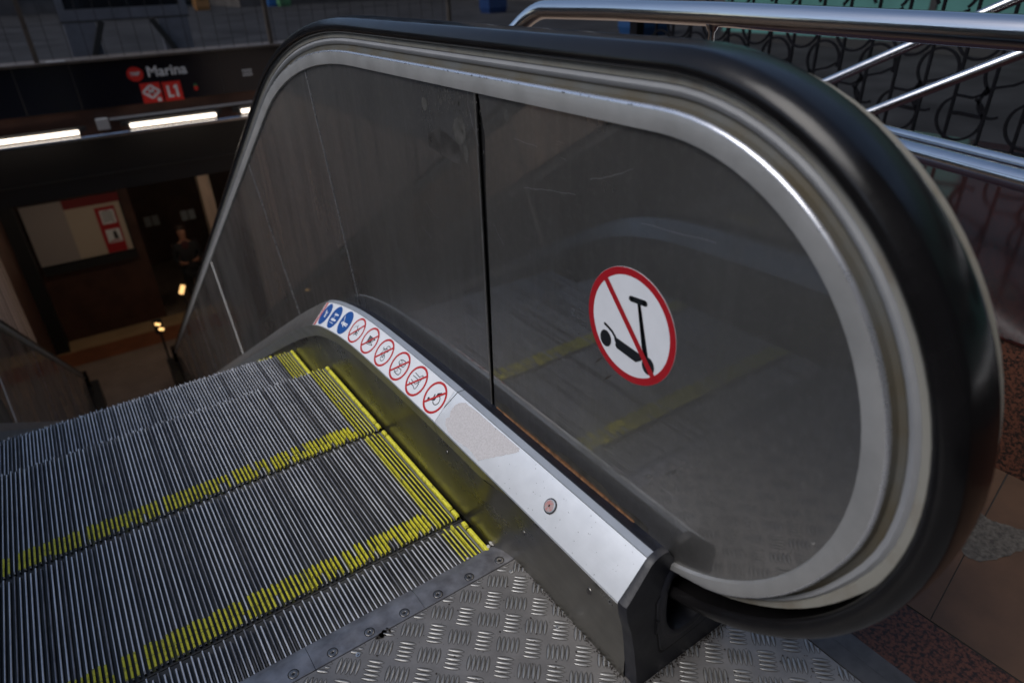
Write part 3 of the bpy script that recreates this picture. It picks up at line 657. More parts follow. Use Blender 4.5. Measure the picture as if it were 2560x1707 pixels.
# ---------------------------------------------------------------- steps
PITCH = .00907
CL = [-.0180-PITCH*k for k in range(104)]    # cleat centres, right to left
def cleat_rows(mb, xc, y0, y1, z, w=.0030, h=.0105, m=('groove', 'cleat', 'cleat', 'groove'), tip=True):
    pr = [(-w*.62, -h), (-w*.46, -.0012), (-w*.20, 0), (w*.20, 0), (w*.46, -.0012), (w*.62, -h)]
    ys = [(y0, -.004), (y0+.004, 0), (y1-.004, 0), (y1, -.004)] if tip else [(y0, 0), (y1, 0)]
    mb.grid([[(xc+a, y, z+b+(dz if b > -h else 0)) for a, b in pr] for y, dz in ys], [m[0], m[1], m[2], m[2], m[3]] if len(m) == 4 else m)
def make_step(yellow_front=True, seed=1, y0=0., y1=.4, first=False, detail=True):
    R = random.Random(seed); root = MB()
    xl, xr = -.984, .004
    root.face([(xl, y0, -.0105), (xr, y0, -.0105), (xr, y1, -.0105), (xl, y1, -.0105)], 'groove')
    pr = [(y1, -.0105), (y1+.006, -.03), (y1+.004, -.10), (y1-.03, -.20), (y0+.02, -.20), (y0, -.0105)]
    root.grid([[(xl, a, b) for a, b in pr], [(xr, a, b) for a, b in pr]], 'groove')
    root.face([(xl, a, b) for a, b in pr], 'groove'); root.face([(xr, a, b) for a, b in pr], 'groove')
    for k, x in enumerate(CL):
        e = .010 if k % 2 else 0.
        a, b = y0+.004, y1-.014+e
        dull = R.random() < .16; cm = 'cleat_dull' if dull else 'cleat'; w_ = R.uniform(.0026, .0035)
        cleat_rows(root, x+R.uniform(-.0002, .0002), a, b, R.uniform(-.0004, .0003), w=w_, m=('groove', cm, cm, 'groove'))
        if R.random() < .5:
            g0 = R.uniform(y0+.02, y1-.12); g1 = g0+R.uniform(.03, .12); root.face([(x-.0026, g0, -.0102+R.uniform(0, .0012)), (x-.0066, g0, -.0102), (x-.0066, g1, -.0102), (x-.0026, g1, -.0100)], 'groove_l')
    if detail:
        for k, x in enumerate(CL):
            cleat_rows_r = [(x-.0016, y1+.0065, -.032), (x+.0016, y1+.0065, -.032)]
        root.grid([[(x_, y1+.0060+(.004 if i % 2 else 0), -.03) for i, x_ in enumerate(np.linspace(xl, xr, 218))], [(x_, y1-.022+(.004 if i % 2 else 0), -.195) for i, x_ in enumerate(np.linspace(xl, xr, 218))]], 'cleat')
    st = root.build('step', None, recalc=True)
    ye = MB()
    # side demarcation: five narrow cleats and one wide edge bar
    for k in range(5):
        x = CL[k]; e = .010 if k % 2 else 0
        for a, b in ((y0+.004, y0+.190), (y0+.1925, y1-.014+e)) if k % 2 else ((y0+.004, y1-.014+e),):
            cleat_rows(ye, x, a, b, .0012, w=.0026, h=.0112, m=('yellow', 'yellow', 'yellow', 'yellow'))
        ye.face([(x-.0022, y0+.004, -.0098), (x-.007, y0+.004, -.0098), (x-.007, y1-.02, -.0098), (x-.0022, y1-.02, -.0098)], 'groove_y')
    for a, b in ((y0+.004, y0+.030), (y0+.033, y1-.036), (y1-.033, y1-.012)): cleat_rows(ye, -.0028, a, b, .0035, w=.0085, h=.014, m=('yellow', 'yellow', 'yellow', 'yellow'))
    cleat_rows(ye, -.0110, y0+.004, y1-.010, -.0012, w=.0052, h=.0098, m=('groove', 'band', 'band', 'groove'))
    if yellow_front:
        for k, x in enumerate(CL[5:]):
            q = math.sin(k*.37+seed*1.3)+math.sin(k*.11+seed)*.8
            if R.random() < (.02 if k < 30 else .07+.14*(q < -.6)): continue
            a = y0+.0035+R.uniform(0, .002); b = y0+.062+R.uniform(-.006, .002); mdl = y0+.031+R.uniform(-.002, .002)
            if R.random() < .15: a += R.uniform(0, .02)
            for c, d in ((a, mdl-.0008), (mdl+.0008, b)):
                if R.random() < .06: continue
                cleat_rows(ye, x, c, d, .0014, w=.0034 if R.random() < .85 else .0026, h=.0020 if k > 30 else .009, m=('yellow', 'yellow', 'yellow', 'yellow'), tip=False)
            if R.random() < (.25 if k < 30 else .14+.45*(q > .9)): ye.face([(x-.002, a, -.0097), (x-.0070, a, -.0097), (x-.0070, b, -.0097), (x-.002, b, -.0097)], 'groove_y')
    y = ye.build('yellow_edge', st)
    return st
def place_step(st, y, z): st.location = (0, y, z); st.parent = ESC
ZS = -.008
s0 = make_step(False, 3, -.30, .1, True); place_step(s0, -.02, ZS)
s1 = make_step(True, 4); place_step(s1, .082, ZS)
s2 = make_step(True, 9); place_step(s2, .482, ZS-.001)
s3 = make_step(True, 12); place_step(s3, .884, -.137)
for i in range(1, 19):
    c = copy_tree(s3, None); c.parent = ESC; c.location = (0, .884+.4*i, -.137-.231*i+(.02 if i == 1 else 0))
# black void under the steps
mb = MB(); mb.grid([[(-1.0, y, z), (.03, y, z)] for y, z in ((-.12, -.02), (-.1, -.25), (.9, -.30), (1.3, -.55), (8.6, -4.7))], 'black'); mb.build('truss_tray', ESC)
# ---------------------------------------------------------------- comb plate
mb = MB()
xs_c = [-.985, -.800, -.5925, -.3845, -.1755, .024]
comb_rows = lambda x: [(x, -.0888, -.004), (x, -.0888, .0005), (x, -.0875, .0012), (x, -.056, .0012), (x, -.050, .0006), (x, -.030, -.0062), (x, -.0285, -.011)]
COMBS = []
for a, b in zip(xs_c[:-1], xs_c[1:]):
    mb = MB(); g = .0004; mb.grid([comb_rows(a+g), comb_rows((a+b)/2), comb_rows(b-g)], 'comb')
    seg = mb.build('comb_plate', ESC, True, 25); COMBS.append(seg)
    te = MB()
    for x in CL:
        xx = x-PITCH/2
        if a < xx < b and xx < -.012:
            te.grid([[(xx-.0020, y, z-.006), (xx-.0014, y, z), (xx+.0014, y, z), (xx+.0020, y, z-.006)] for y, z in ((-.032, -.0080), (-.026, -.0100), (.018, -.0155))], 'groove')
    te.build('comb_teeth', seg)
    for xsn in (-.002, -.072, -.141, -.211, -.280, -.349, -.418, -.488, -.558, -.628, -.70, -.77, -.84, -.91):
        if a < xsn < b:
            s_ = MB(); AA2 = list(np.linspace(0, 2*math.pi, 24, endpoint=False)); C_ = lambda r, z: [(xsn+r*math.cos(t), -.0750+r*math.sin(t), z) for t in AA2]
            s_.grid([C_(.0096, .00135), C_(.0082, .00145)], 'black', close=True); s_.grid([C_(.0082, .0014), C_(.0072, .0020), C_(.0030, .0017), C_(.0024, .0013)], 'screw', close=True); s_.face(C_(.0024, .00135), 'black')
            s_.build('comb_screw', seg, True, 50)
# ---------------------------------------------------------------- tread plate floor (five-bar pattern)
mb = MB(); PX0, PX1, PY0, PY1 = -1.3, .330, -2.2, -.0900
mb.box((PX0, PY0, -.006), (PX1, PY1, 0), 'tread')
d1 = Vector((math.cos(math.radians(48.5)), math.sin(math.radians(48.5)))); d2 = Vector((math.cos(math.radians(-44.5)), math.sin(math.radians(-44.5))))
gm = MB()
M['grime'] = mat('grime_round_ridges', (.075, .068, .060), .85, 0, .3, 50)  # contact shade round the tread ridges, painted as a dark outline
def bar(mb, c, d, L_=.0305, w=.0054, h=.0016):
    n = Vector((-d.y, d.x)); rows = []
    for t in (-1, -.7, -.35, 0, .35, .7, 1):
        p = c+d*(t*L_/2); ww = w/2*math.sqrt(max(.004, 1-abs(t)**1.7)); hh = h*math.sqrt(max(.0, 1-t*t))
        if p.y > PY1-.0004 or p.x > PX1-.0004 or p.x < PX0 or p.y < PY0: continue
        rows.append([(p.x-n.x*ww, p.y-n.y*ww, .0001), (p.x-n.x*ww*.5, p.y-n.y*ww*.5, .0001+hh*.7), (p.x, p.y, .0001+hh), (p.x+n.x*ww*.5, p.y+n.y*ww*.5, .0001+hh*.7), (p.x+n.x*ww, p.y+n.y*ww, .0001)])
    if len(rows) > 1:
        mb.grid(rows, 'tread_bar')
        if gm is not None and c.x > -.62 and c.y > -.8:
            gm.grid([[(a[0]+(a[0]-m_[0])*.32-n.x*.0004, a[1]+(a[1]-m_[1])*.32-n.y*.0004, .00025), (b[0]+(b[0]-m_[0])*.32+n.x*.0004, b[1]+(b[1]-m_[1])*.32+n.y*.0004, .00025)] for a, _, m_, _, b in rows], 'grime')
for i in range(-7, 19):
    for j in range(-1, 24):
        cx, cyy = -.0330-.0608*i, -.1155-.0622*j
        for (ox, oy, d) in ((0, 0, d1), (.0307, -.0310, d2)):
            c = Vector((cx+ox, cyy+oy)); n = Vector((-d.y, d.x))
            if c.x > .36 or c.x < -1.2 or c.y < -1.5: continue
            for k in range(-2, 3): bar(mb, c+n*(k*.0081), d)
PLATE = mb.build('tread_plate', ESC, True, 50, label='checkered five-bar aluminium landing plate')
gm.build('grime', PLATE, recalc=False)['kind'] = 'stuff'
for (x, y) in ((-.315, -.105), (.001, -.112), (-.003, -.263), (-.33, -.41), (-.62, -.105), (-.92, -.105), (.29, -.62), (.12, -.62)):
    s_ = MB(); AA2 = list(np.linspace(0, 2*math.pi, 20, endpoint=False)); C_ = lambda r, z: [(x+r*math.cos(t), y+r*math.sin(t), z) for t in AA2]
    s_.grid([C_(.0045, .0002), C_(.0040, .0016), C_(.0020, .0018), C_(.0013, .0006)], 'rivet', close=True); s_.face(C_(.0013, .0007), 'black'); s_.build('plate_rivet', PLATE, True, 50)
# dirt flecks and the dark blob beside the comb plate
mb = MB(); rd = random.Random(11)
def fleck(x, y, r, z=.0006, k=9): mb.poly_prism([(x+r*rd.uniform(.5, 1)*math.cos(a), y+r*rd.uniform(.5, 1)*math.sin(a)) for a in np.linspace(0, 2*math.pi, k, endpoint=False)], lambda u, v, h: (u, v, z+h), .0006, 'dirt')
for _ in range(420): fleck(rd.uniform(-.75, .02), rd.uniform(-.60, -.095), rd.choice((.0006, .0008, .001, .0015, .0022)))
for _ in range(190): fleck(.024-abs(rd.gauss(0, .004)), rd.uniform(-.40, -.10), rd.uniform(.0006, .0018))
for _ in range(240): fleck(rd.uniform(.03, .26), -.429-abs(rd.gauss(0, .005)), rd.uniform(.0007, .0022))
for _ in range(26): fleck(-.262+rd.gauss(0, .006), -.0925+rd.gauss(0, .0022), rd.uniform(.002, .005))
for _ in range(150): fleck(rd.uniform(.05, .32), rd.uniform(-.62, -.43), rd.choice((.0008, .0012, .002)))
for _ in range(30): fleck(-.985+abs(rd.gauss(0, .01)), rd.uniform(-.6, -.1), .001)
o = mb.build('dirt_specks', PLATE, recalc=False)
# floor frame beside the plate
mb = MB(); mb.box((.3315, -2.2, -.006), (.3655, .90, .0015), 'frame'); mb.box((.3665, -2.2, -.006), (.400, .90, .0008), 'frame')
mb.build('floor_frame', ESC)

# paper scraps at the comb corner
def scrap(c, r, seed, label):
    R = random.Random(seed); bm = bmesh.new(); bmesh.ops.create_icosphere(bm, subdivisions=2, radius=r)
    for v in bm.verts: v.co = Vector((v.co.x*R.uniform(.6, 1.3), v.co.y*R.uniform(.6, 1.3), v.co.z*R.uniform(.4, .9))); 
    me = bpy.data.meshes.new('paper_scrap'); bm.to_mesh(me); bm.free(); me.materials.append(M['paper'])
    o = bpy.data.objects.new('paper_scrap', me); COL.objects.link(o); o.location = c; tag(o, label, 'litter', 'paper scraps by the comb'); return o
scrap((.0135, -.026, -.001), .0075, 1, 'larger crumpled white paper scrap wedged in the corner where the comb meets the skirt')
scrap((.003, -.0265, -.005), .0045, 2, 'small white scrap lying just left of the larger crumpled paper at the comb corner')
scrap((-.048, -.030, -.003), .0030, 6, 'tiny white crumb on the front edge of the comb plate, apart from the corner scraps')

# ---------------------------------------------------------------- floor beside the escalator
def slab(name, a, b, m, bev=0):
    mb = MB(); mb.box(a, b, m); return mb.build(name)
# pavement around the stairwell opening, one sheet of cells
mb = MB(); X = [-80, -1.5, -1.28, .40, 1.06, 3.0, 80]; Yg = [-80, -.12, .9, 9.0, 120]
for i in range(6):
    for j in range(4):
        x0, x1, y0, y1 = X[i], X[i+1], Yg[j], Yg[j+1]
        if -1.5 <= x0 and x1 <= 3.0 and .9 <= y0 and y1 <= 9: continue
        if -1.28 <= x0 and x1 <= .40 and y0 >= -.12 and y1 <= .9: continue
        mb.face([(x0, y0, -.012), (x1, y0, -.012), (x1, y1, -.012), (x0, y1, -.012)], 'asph')
struct(mb.build('pavement'))
mb = MB(); mb.box((.4005, -2.2, -.0115), (.5325, .90, .0005), 'granite'); struct(mb.build('granite_floor_strip'))
mb = MB(); mb.box((.5325, -2.2, -.0115), (1.0615, .90, -.0025), 'joint')
tj = [(-2.2, -1.25), (-1.247, -.6335)]
mb.box((.5365, -.6315-.6, -.003), (1.06, -.6330, -.0005), 'tile') if False else None
# tiles: joint running outwards from (.534,-.633) slightly oblique as laid
def tilepoly(p): mb.poly_prism(p, lambda u, v, h: (u, v, -.003+h), .0030, 'tile', 'joint')
tilepoly([(.537, -.6350), (1.06, -.5400), (1.06, .10), (.537, .10)])
tilepoly([(.537, -.6370), (.790, -.5910), (1.06, -.5440), (1.06, -1.25), (.537, -1.25)])
tilepoly([(.537, .1025), (1.06, .1025), (1.06, .90), (.537, .90)])
tilepoly([(.537, -1.2525), (1.06, -1.2525), (1.06, -2.2), (.537, -2.2)])
struct(mb.build('tiled_floor'))
mb = MB(); rq = random.Random(21)   # broken, mortared patch at the tile joint
cpts = [(.742, -.625), (.735, -.600), (.76, -.575), (.80, -.555), (.86, -.545), (.885, -.560), (.875, -.590), (.90, -.640), (.96, -.650), (1.06, -.655), (1.06, -.680), (.95, -.676), (.86, -.664), (.80, -.650)]
ff = []
for a, b in zip(cpts, cpts[1:]+cpts[:1]):
    for t in np.linspace(0, 1, 7, endpoint=False): ff.append((a[0]+(b[0]-a[0])*t+rq.uniform(-.003, .003) if a[0] < 1.05 else a[0]+(b[0]-a[0])*t, a[1]+(b[1]-a[1])*t+rq.uniform(-.003, .003)))
mb.poly_prism([(min(1.06, u), v) for u, v in ff], lambda u, v, h: (u, v, .0001+h), .0008, 'patch'); struct(mb.build('mortar_patch'))

# ---------------------------------------------------------------- stone parapet with rails
PAR = thing('stone_parapet', 'low parapet of rough red granite with a polished dark red top, right of the escalator', 'parapet', (1.9, -.7, 0))
def child(mb, name, par, **k):
    o = mb.build(name, par, **k); o.matrix_parent_inverse = Matrix.Translation(-Vector(par.location)); return o
mb = MB(); mb.box((1.062, -3.0, -.01), (2.85, .88, .3000), 'granite'); child(mb, 'upstand', PAR)
mb = MB(); mb.box((1.058, -3.0, .3005), (2.86, .885, .3065), 'polgran'); child(mb, 'polished_top', PAR)

RAIL = thing('metal_railing', 'polished stainless steel tube railing with thick top rail above the stone parapet', 'railing', (1.0, 0, 0))
pa, pb = Vector((.987, -.329, .895)), Vector((1.035, .388, .904)); dr = (pb-pa)
TL = pa+dr*1.36
mb = MB(); pts = [pa-dr*3.2, pa, pb, pa+dr*1.6+Vector((0, 0, -.006)), pa+dr*2.13+Vector((0, 0, -.018))]
dn = Vector((-.28, .72, -.62)).normalized(); hd = dr.normalized()
for t in np.linspace(0, 1, 8)[1:]:
    d = (hd*(1-t)+dn*t).normalized(); pts.append(pts[-1]+d*.022)
pts.append(pts[-1]+dn*1.2)
mb.tube(pts, .0300, 'steel', 28); child(mb, 'top_rail', RAIL, smooth=True, angle=60)
mb = MB(); la, lb = Vector((1.436, -.207, .538)), Vector((1.546, .053, .524)); dl = (lb-la)
dl = Vector((dl.x*.72, dl.y, 0)).normalized()
mb.tube([la-dl*2.2, la+dl*1.1], .0260, 'steel', 24); child(mb, 'lower_rail', RAIL, smooth=True, angle=60)
mb = MB(); off = Vector((.055, -.01, .022)); mb.tube([la-dl*2.2+off, la+dl*1.1+off], .0150, 'steel', 20); child(mb, 'thin_rail', RAIL, smooth=True, angle=60)
q = pa+dr*1.03
mb = MB(); mb.tube([q-Vector((0, 0, .024)), q-Vector((0, 0, .034)), q-Vector((0, 0, .045)), Vector((q.x, q.y, -.01))], .0085, 'steel', 14, rs=[.020, .0155, .0085, .0085]); child(mb, 'post', RAIL, smooth=True, angle=60)
for k in (-1.6, -2.9):
    q = pa+dr*k; mb = MB(); mb.tube([q-Vector((0, 0, .024)), Vector((q.x, q.y, -.01))], .012, 'steel', 14); child(mb, 'post', RAIL, smooth=True)
for k in (-1.7, -.6, .9):
    q = la+dl*k; mb = MB(); mb.tube([q-Vector((0, 0, .02)), Vector((q.x, q.y, .30))], .012, 'steel', 14); child(mb, 'post', RAIL, smooth=True)
for n_, (p0, p1), lb_ in ((1, (Vector((3.349, 1.512, .381)), Vector((3.872, 1.293, .573))), 'thinner sloping steel stair handrail beyond the parapet, the upper one'), (2, (Vector((3.5, 1.301, .217)), Vector((4.39, .907, .51))), 'thinner sloping steel stair handrail beyond the parapet, the lower one')):
    pass
# sloping stair handrails in front of the iron fence (parallel, 28 degrees)
import_dir = None
vdir = Vector((math.sin(math.radians(-20.7))*math.cos(math.radians(28.1)), math.cos(math.radians(-20.7))*math.cos(math.radians(28.1)), -math.sin(math.radians(28.1))))
def ray(px, py):
    v = R2*((px-1280)/1655.43)+D2*((py-853.5)/1655.43)+fwd; return v
for (px, py, dep, lb_) in ((2052, 212, 2.75, 'sloping steel stair handrail before the iron fence, the one nearer the top rail'), (2158.6, 288, 2.55, 'sloping steel stair handrail before the iron fence, the lower and longer one')):
    s_ = Vector((-.486, -.876, 1.02))+ray(px, py)*dep
    T_ = thing('stair_handrail', lb_, 'handrail', tuple(s_), 'sloping stair handrails')
    mb = MB(); mb.tube([s_+vdir*.55, s_-vdir*2.2], .0185, 'steel', 20); child(mb, 'rail_tube', T_, smooth=True, angle=60)
    for k in (.45, -1.9):
        q = s_+vdir*k; zb = .3 if q.x < 2.85 and q.y < .88 else -.012
        mb = MB(); mb.tube([q, Vector((q.x, q.y, zb))], .010, 'steel', 12); child(mb, 'post', T_, smooth=True)

# ---------------------------------------------------------------- wrought iron fence with scrolls
FX = 2.62
FEN = thing('iron_fence', 'black wrought iron fence of scrolled ornaments and vertical bars, right behind the steel rails', 'fence', (FX, .5, .3))
mb = MB(); mb.box((FX-.02, -1.1, .306), (FX+.02, 2.3, .330), 'iron'); child(mb, 'bottom_rail', FEN)
mb = MB(); mb.box((FX-.015, -1.1, 1.28), (FX+.015, 2.3, 1.31), 'iron'); child(mb, 'top_bar', FEN)
def ribbon3(mb, pts, w=.0105, t=.010):
    rows = []
    pts = [Vector((p[0], p[1])) for p in pts]
    for i, p in enumerate(pts):
        tt = (pts[min(i+1, len(pts)-1)]-pts[max(i-1, 0)]).normalized(); n = Vector((-tt.y, tt.x))*w/2
        rows.append([(FX-t/2, (p+n).x, (p+n).y), (FX+t/2, (p+n).x, (p+n).y), (FX+t/2, (p-n).x, (p-n).y), (FX-t/2, (p-n).x, (p-n).y)])
    mb.grid(rows, 'iron', close=True); mb.face(rows[0], 'iron'); mb.face(rows[-1][::-1], 'iron')
y = -.985
kk = 0
while y < 2.25:
    mb = MB(); mb.box((FX-.0055, y-.0055, .32), (FX+.0055, y+.0055, 1.29), 'iron'); child(mb, 'bar', FEN)
    y += .131
def arc(cx, cz, r, a0, a1, n=22): return [(cx+r*math.cos(math.radians(a)), cz+r*math.sin(math.radians(a))) for a in np.linspace(a0, a1, n)]
for i in range(-5, 7):
    c = .416+.262*i
    mb = MB()   # the round G scroll with its hooked crossbar
    ribbon3(mb, arc(c, .434, .088, 118, 400)); ribbon3(mb, [(c+.067, .49), (c+.03, .520), (c-.03, .515), (c-.06, .53), (c-.075, .56)])
    ribbon3(mb, [(c+.04, .450), (c, .452), (c-.085, .445)], .015); child(mb, 'scroll', FEN)
    mb = MB()   # the S scroll above
    c2 = c+.131
    ribbon3(mb, arc(c2, .610, .080, -60, 200)); ribbon3(mb, arc(c2+.02, .500, .055, 60, -120, 12)); ribbon3(mb, [(c2-.075, .60), (c2-.03, .575), (c2+.03, .56), (c2+.06, .53)])
    ribbon3(mb, arc(c2-.131, .74, .085, 150, 410)); child(mb, 'scroll', FEN)
    mb = MB(); ribbon3(mb, arc(c2, .90, .080, -40, 230)); ribbon3(mb, [(c2-.06, .83), (c2, .80), (c2+.05, .77)]); child(mb, 'scroll', FEN)
mb = MB(); mb.box((FX-.03, 2.29, 0.), (FX+.03, 2.35, 1.36), 'iron'); child(mb, 'end_post', FEN)

# ---------------------------------------------------------------- station sign beam across the stairwell
SG = thing('station_sign', 'long glossy black metro sign board reading Marina L1 across the stairwell', 'sign', (1, 9, 0))
mb = MB(); mb.box((-3.2, 9.0, -.300), (5.5, 9.45, .222), 'signblk'); child(mb, 'sign_board', SG)
mb = MB()
for x in (-.62, -.05, 1.62, 2.5, -1.3): mb.box((x, 8.9975, -.29), (x+.012, 8.9990, .21), 'darkgrey')
child(mb, 'board_joints', SG)
mb = MB(); mb.box((-3.2, 8.97, .2225), (5.5, 9.45, .250), 'brownpost'); child(mb, 'coping', SG)
fS = lambda u, v, h: (u, 8.9975-h, v)
def text_obj(s, size, x, z, ymat, par, name, bold=.0, yy=8.9960, sx=1.):
    cu_ = bpy.data.curves.new(name, 'FONT'); cu_.body = s; cu_.size = size; cu_.offset = bold; cu_.extrude = .0008; cu_.align_x = 'CENTER'; cu_.align_y = 'CENTER'
    o = bpy.data.objects.new(name, cu_); COL.objects.link(o); dg = bpy.context.evaluated_depsgraph_get()
    me = bpy.data.meshes.new_from_object(o.evaluated_get(dg)); bpy.data.objects.remove(o)
    me.transform(Matrix.Translation((x, yy, z)) @ Matrix.Rotation(math.pi/2, 4, 'X') @ Matrix.Diagonal((sx, 1, 1, 1)))
    me.materials.clear(); me.materials.append(M[ymat])
    o = bpy.data.objects.new(name, me); COL.objects.link(o); o.parent = par; o.matrix_parent_inverse = Matrix.Translation(-Vector(par.location)) if par.parent is None else Matrix(); return o
text_obj('Marina', .170, .990, .050, 'signwht', SG, 'station_name', .003)
mb = MB(); mb.poly_prism(ell(.624, .043, .092, .085, 40), fS, .0005, 'signred', 'signred'); rnd = child(mb, 'red_roundel', SG)
text_obj('TMB', .058, .624, .043, 'signwht', SG, 'roundel_letters', .002, 8.9955)
mb = MB(); mb.poly_prism([(.637, -.306), (.866, -.306), (.866, -.072), (.637, -.072)], fS, .0005, 'signred', 'signred'); child(mb, 'metro_badge', SG)
mb = MB(); dmd = [(.7515, -.100), (.850, -.175), (.7515, -.250), (.653, -.175)]
for a, b in zip(dmd, dmd[1:]+dmd[:1]): strip_ribbon(mb, [a, b], .026, fS, .0010, 'signwht')
mb.poly_prism(ell(.822, -.275, .026, n=20), fS, .0012, 'signwht'); child(mb, 'metro_diamond', SG, recalc=False)
text_obj('M', .085, .7515, -.175, 'signwht', SG, 'metro_letter', .003, 8.9950)
mb = MB(); mb.poly_prism([(.892, -.308), (1.110, -.308), (1.110, -.078), (.892, -.078)], fS, .0005, 'signred', 'signred'); child(mb, 'line_badge', SG)
mb = MB()
for pg in ([(.935, -.265), (1.005, -.265), (1.005, -.240), (.964, -.240), (.964, -.122), (.935, -.122)], [(1.035, -.265), (1.064, -.265), (1.064, -.120), (1.042, -.120), (1.018, -.138), (1.018, -.165), (1.035, -.156)]): mb.poly_prism(pg, fS, .0020, 'signwht')
child(mb, 'line_number', SG)
mb = MB(); mb.poly_prism(ell(1.283, -.188, .025, .030, 20), fS, .0006, 'signred'); mb.poly_prism([(1.255, -.160), (1.305, -.165), (1.298, -.140), (1.268, -.138)], fS, .0009, 'green_st'); child(mb, 'small_emblem', SG, recalc=False)
mb = MB()
for r in range(3):
    for c in range(4):
        mb.box((1.905+c*.032+(r % 2)*.006, 8.9955, -.045-r*.030), (1.905+c*.032+.024, 8.9970, -.027-r*.030), 'signwht')
child(mb, 'small_print', SG)
# lamp trough, tubes
BM = thing('lintel_beam', 'dark metal lintel beam under the metro sign', 'beam', (1, 9.2, -1))
mb = MB(); mb.box((-3.2, 9.15, -1.33), (5.5, 9.6, -.60), 'hall_dark'); child(mb, 'beam_body', BM)
mb = MB(); mb.box((-3.2, 9.13, -1.118), (5.5, 9.149, -1.100), 'darkgrey'); child(mb, 'beam_ledge', BM)
mb = MB(); mb.box((-3.2, 9.02, -.600), (5.5, 9.6, -.300), 'brown_hall'); child(mb, 'red_fascia', BM)
mb = MB(); mb.box((.20, 8.985, -.452), (5.5, 9.018, -.428), 'lightgrey'); child(mb, 'grey_rail', BM)
PI_ = MB(); PI_.tube([(-3.2, 8.9, -.605), (5.5, 8.9, -.605)], .028, 'steel', 14); tag(PI_.build('steel_pipe', smooth=True, angle=60), 'horizontal steel pipe running under the fluorescent tubes', 'pipe')
JB = MB(); JB.box((.046, 8.88, -.532), (.176, 9.0, -.412), 'lightgrey'); tag(JB.build('junction_box'), 'small pale square box between two fluorescent tubes under the sign', 'junction box')
for x0, x1, lb_ in ((-1.35, -.17, 'lit fluorescent tube left of the pale junction box'), (.395, 1.425, 'lit fluorescent tube right below the L1 badge'), (1.756, 2.80, 'lit fluorescent tube partly hidden behind the escalator handrail')):
    T_ = thing('tube_light', lb_, 'lamp', ((x0+x1)/2, 8.9, -.53), 'fluorescent tubes under the sign')
    mb = MB(); mb.tube([(x0, 8.9, -.527), (x1, 8.9, -.527)], .024, 'tube', 14); child(mb, 'tube', T_, smooth=True, angle=60)
    mb = MB(); mb.box((x0-.09, 8.93, -.53), (x1+.09, 8.975, -.475), 'darkgrey'); child(mb, 'fitting', T_)
    for xe in (x0-.035, x1+.005): 
        mb = MB(); mb.box((xe, 8.872, -.556), (xe+.03, 8.95, -.500), 'darkgrey'); child(mb, 'end_socket', T_)

# ---------------------------------------------------------------- stairwell and lower hall
def fluted(name, x, y0, y1, z0, z1, label, side=1):
    return planked(name, x, y0, y1, z0, z1, label, side)
def planked(name, x, y0, y1, z0, z1, label, side):
    mb = MB(); rr = random.Random(8); y = y0
    while y < y1-.02:
        w = min(rr.uniform(.10, .17), y1-y); d = rr.uniform(0, .012)
        mb.grid([[(x-side*.03, y, z), (x+side*(.004+d), y+.008, z), (x+side*(.012+d), y+w*.5, z), (x+side*(.004+d), y+w-.008, z), (x-side*.03, y+w, z)] for z in (z0, z1)], ['hall_dark', 'fluted', 'fluted', 'hall_dark']); y += w
    return tag(mb.build(name), label, 'wall')
def fluted_old(name, x, y0, y1, z0, z1, label, side=1):
    mb = MB(); rows = []
    n = int((y1-y0)/.04); ys = np.linspace(y0, y1, n*2+1)
    mb.grid([[(x+side*(.018 if i % 2 else 0), y, z0) for i, y in enumerate(ys)], [(x+side*(.018 if i % 2 else 0), y, z1) for i, y in enumerate(ys)]], 'fluted')
    mb.box((min(x, x-side*.15), y0, z0), (max(x, x-side*.15), y1, z1-.002), 'brown_hall') if False else None
    return tag(mb.build(name), label, 'wall')
fluted('stairwell_wall', -1.5, .0, 9.7, -4.6, -.014, 'fluted brown cladding wall along the left side of the escalator')
fluted('stairwell_wall', 3.0, .9, 12.2, -4.6, -.014, 'fluted brown cladding wall on the right side of the stairwell', -1)
slab_o = MB(); slab_o.box((-1.6, .80, -4.6), (3.1, .89, -.62), 'brown_hall'); slab_o.box((-1.6, .80, -.62), (-1.27, .89, -.014), 'brown_hall'); slab_o.box((.30, .80, -.62), (3.1, .89, -.014), 'brown_hall'); tag(slab_o.build('retaining_wall'), 'dark brown retaining wall under the upper landing, behind the escalator top', 'wall')
mb = MB(); mb.box((-3.2, 9.6, -1.40), (5.5, 18, -.90), 'hall_dark'); tag(mb.build('hall_ceiling'), 'dark ceiling slab of the metro hall beyond the lintel', 'ceiling')
mb = MB(); mb.box((-6, 0, -4.72), (8, 18, -4.60), 'hallfl'); mb.box((-6, 11.9, -4.599), (8, 12.38, -4.596), 'sand'); mb.box((-6, 11.3, -4.599), (8, 11.895, -4.596), 'redfl')
struct(mb.build('lower_hall_floor'))
mb = MB(); mb.box((-1.62, 9.705, -4.6), (-1.5, 11.94, -1.41), 'brown_hall'); tag(mb.build('hall_side_wall'), 'dark brown side wall between the fluted cladding and the black pillar', 'wall')  # continues the fluted wall; its dimness is put into the darker colour
mb = MB(); mb.box((-3.2, 12.4, -4.6), (.36, 12.7, -1.40), 'brown_hall'); tag(mb.build('hall_wall'), 'dark brown hall wall that carries the red and cream poster', 'wall')
mb = MB(); mb.box((-3.2, 15.5, -4.6), (8, 15.8, -1.4), 'brown_hall'); tag(mb.build('hall_wall'), 'far dark wall at the back of the metro hall', 'wall')
mb = MB(); mb.box((-1.50, 11.95, -4.6), (-1.30, 12.39, -1.4), 'hall_dark'); tag(mb.build('hall_pillar'), 'narrow black pillar left of the poster', 'pillar')
mb = MB(); mb.box((1.52, 12.35, -4.6), (1.72, 12.6, -1.4), 'fluted'); tag(mb.build('hall_pillar'), 'light brown pillar right of the standing person', 'pillar')
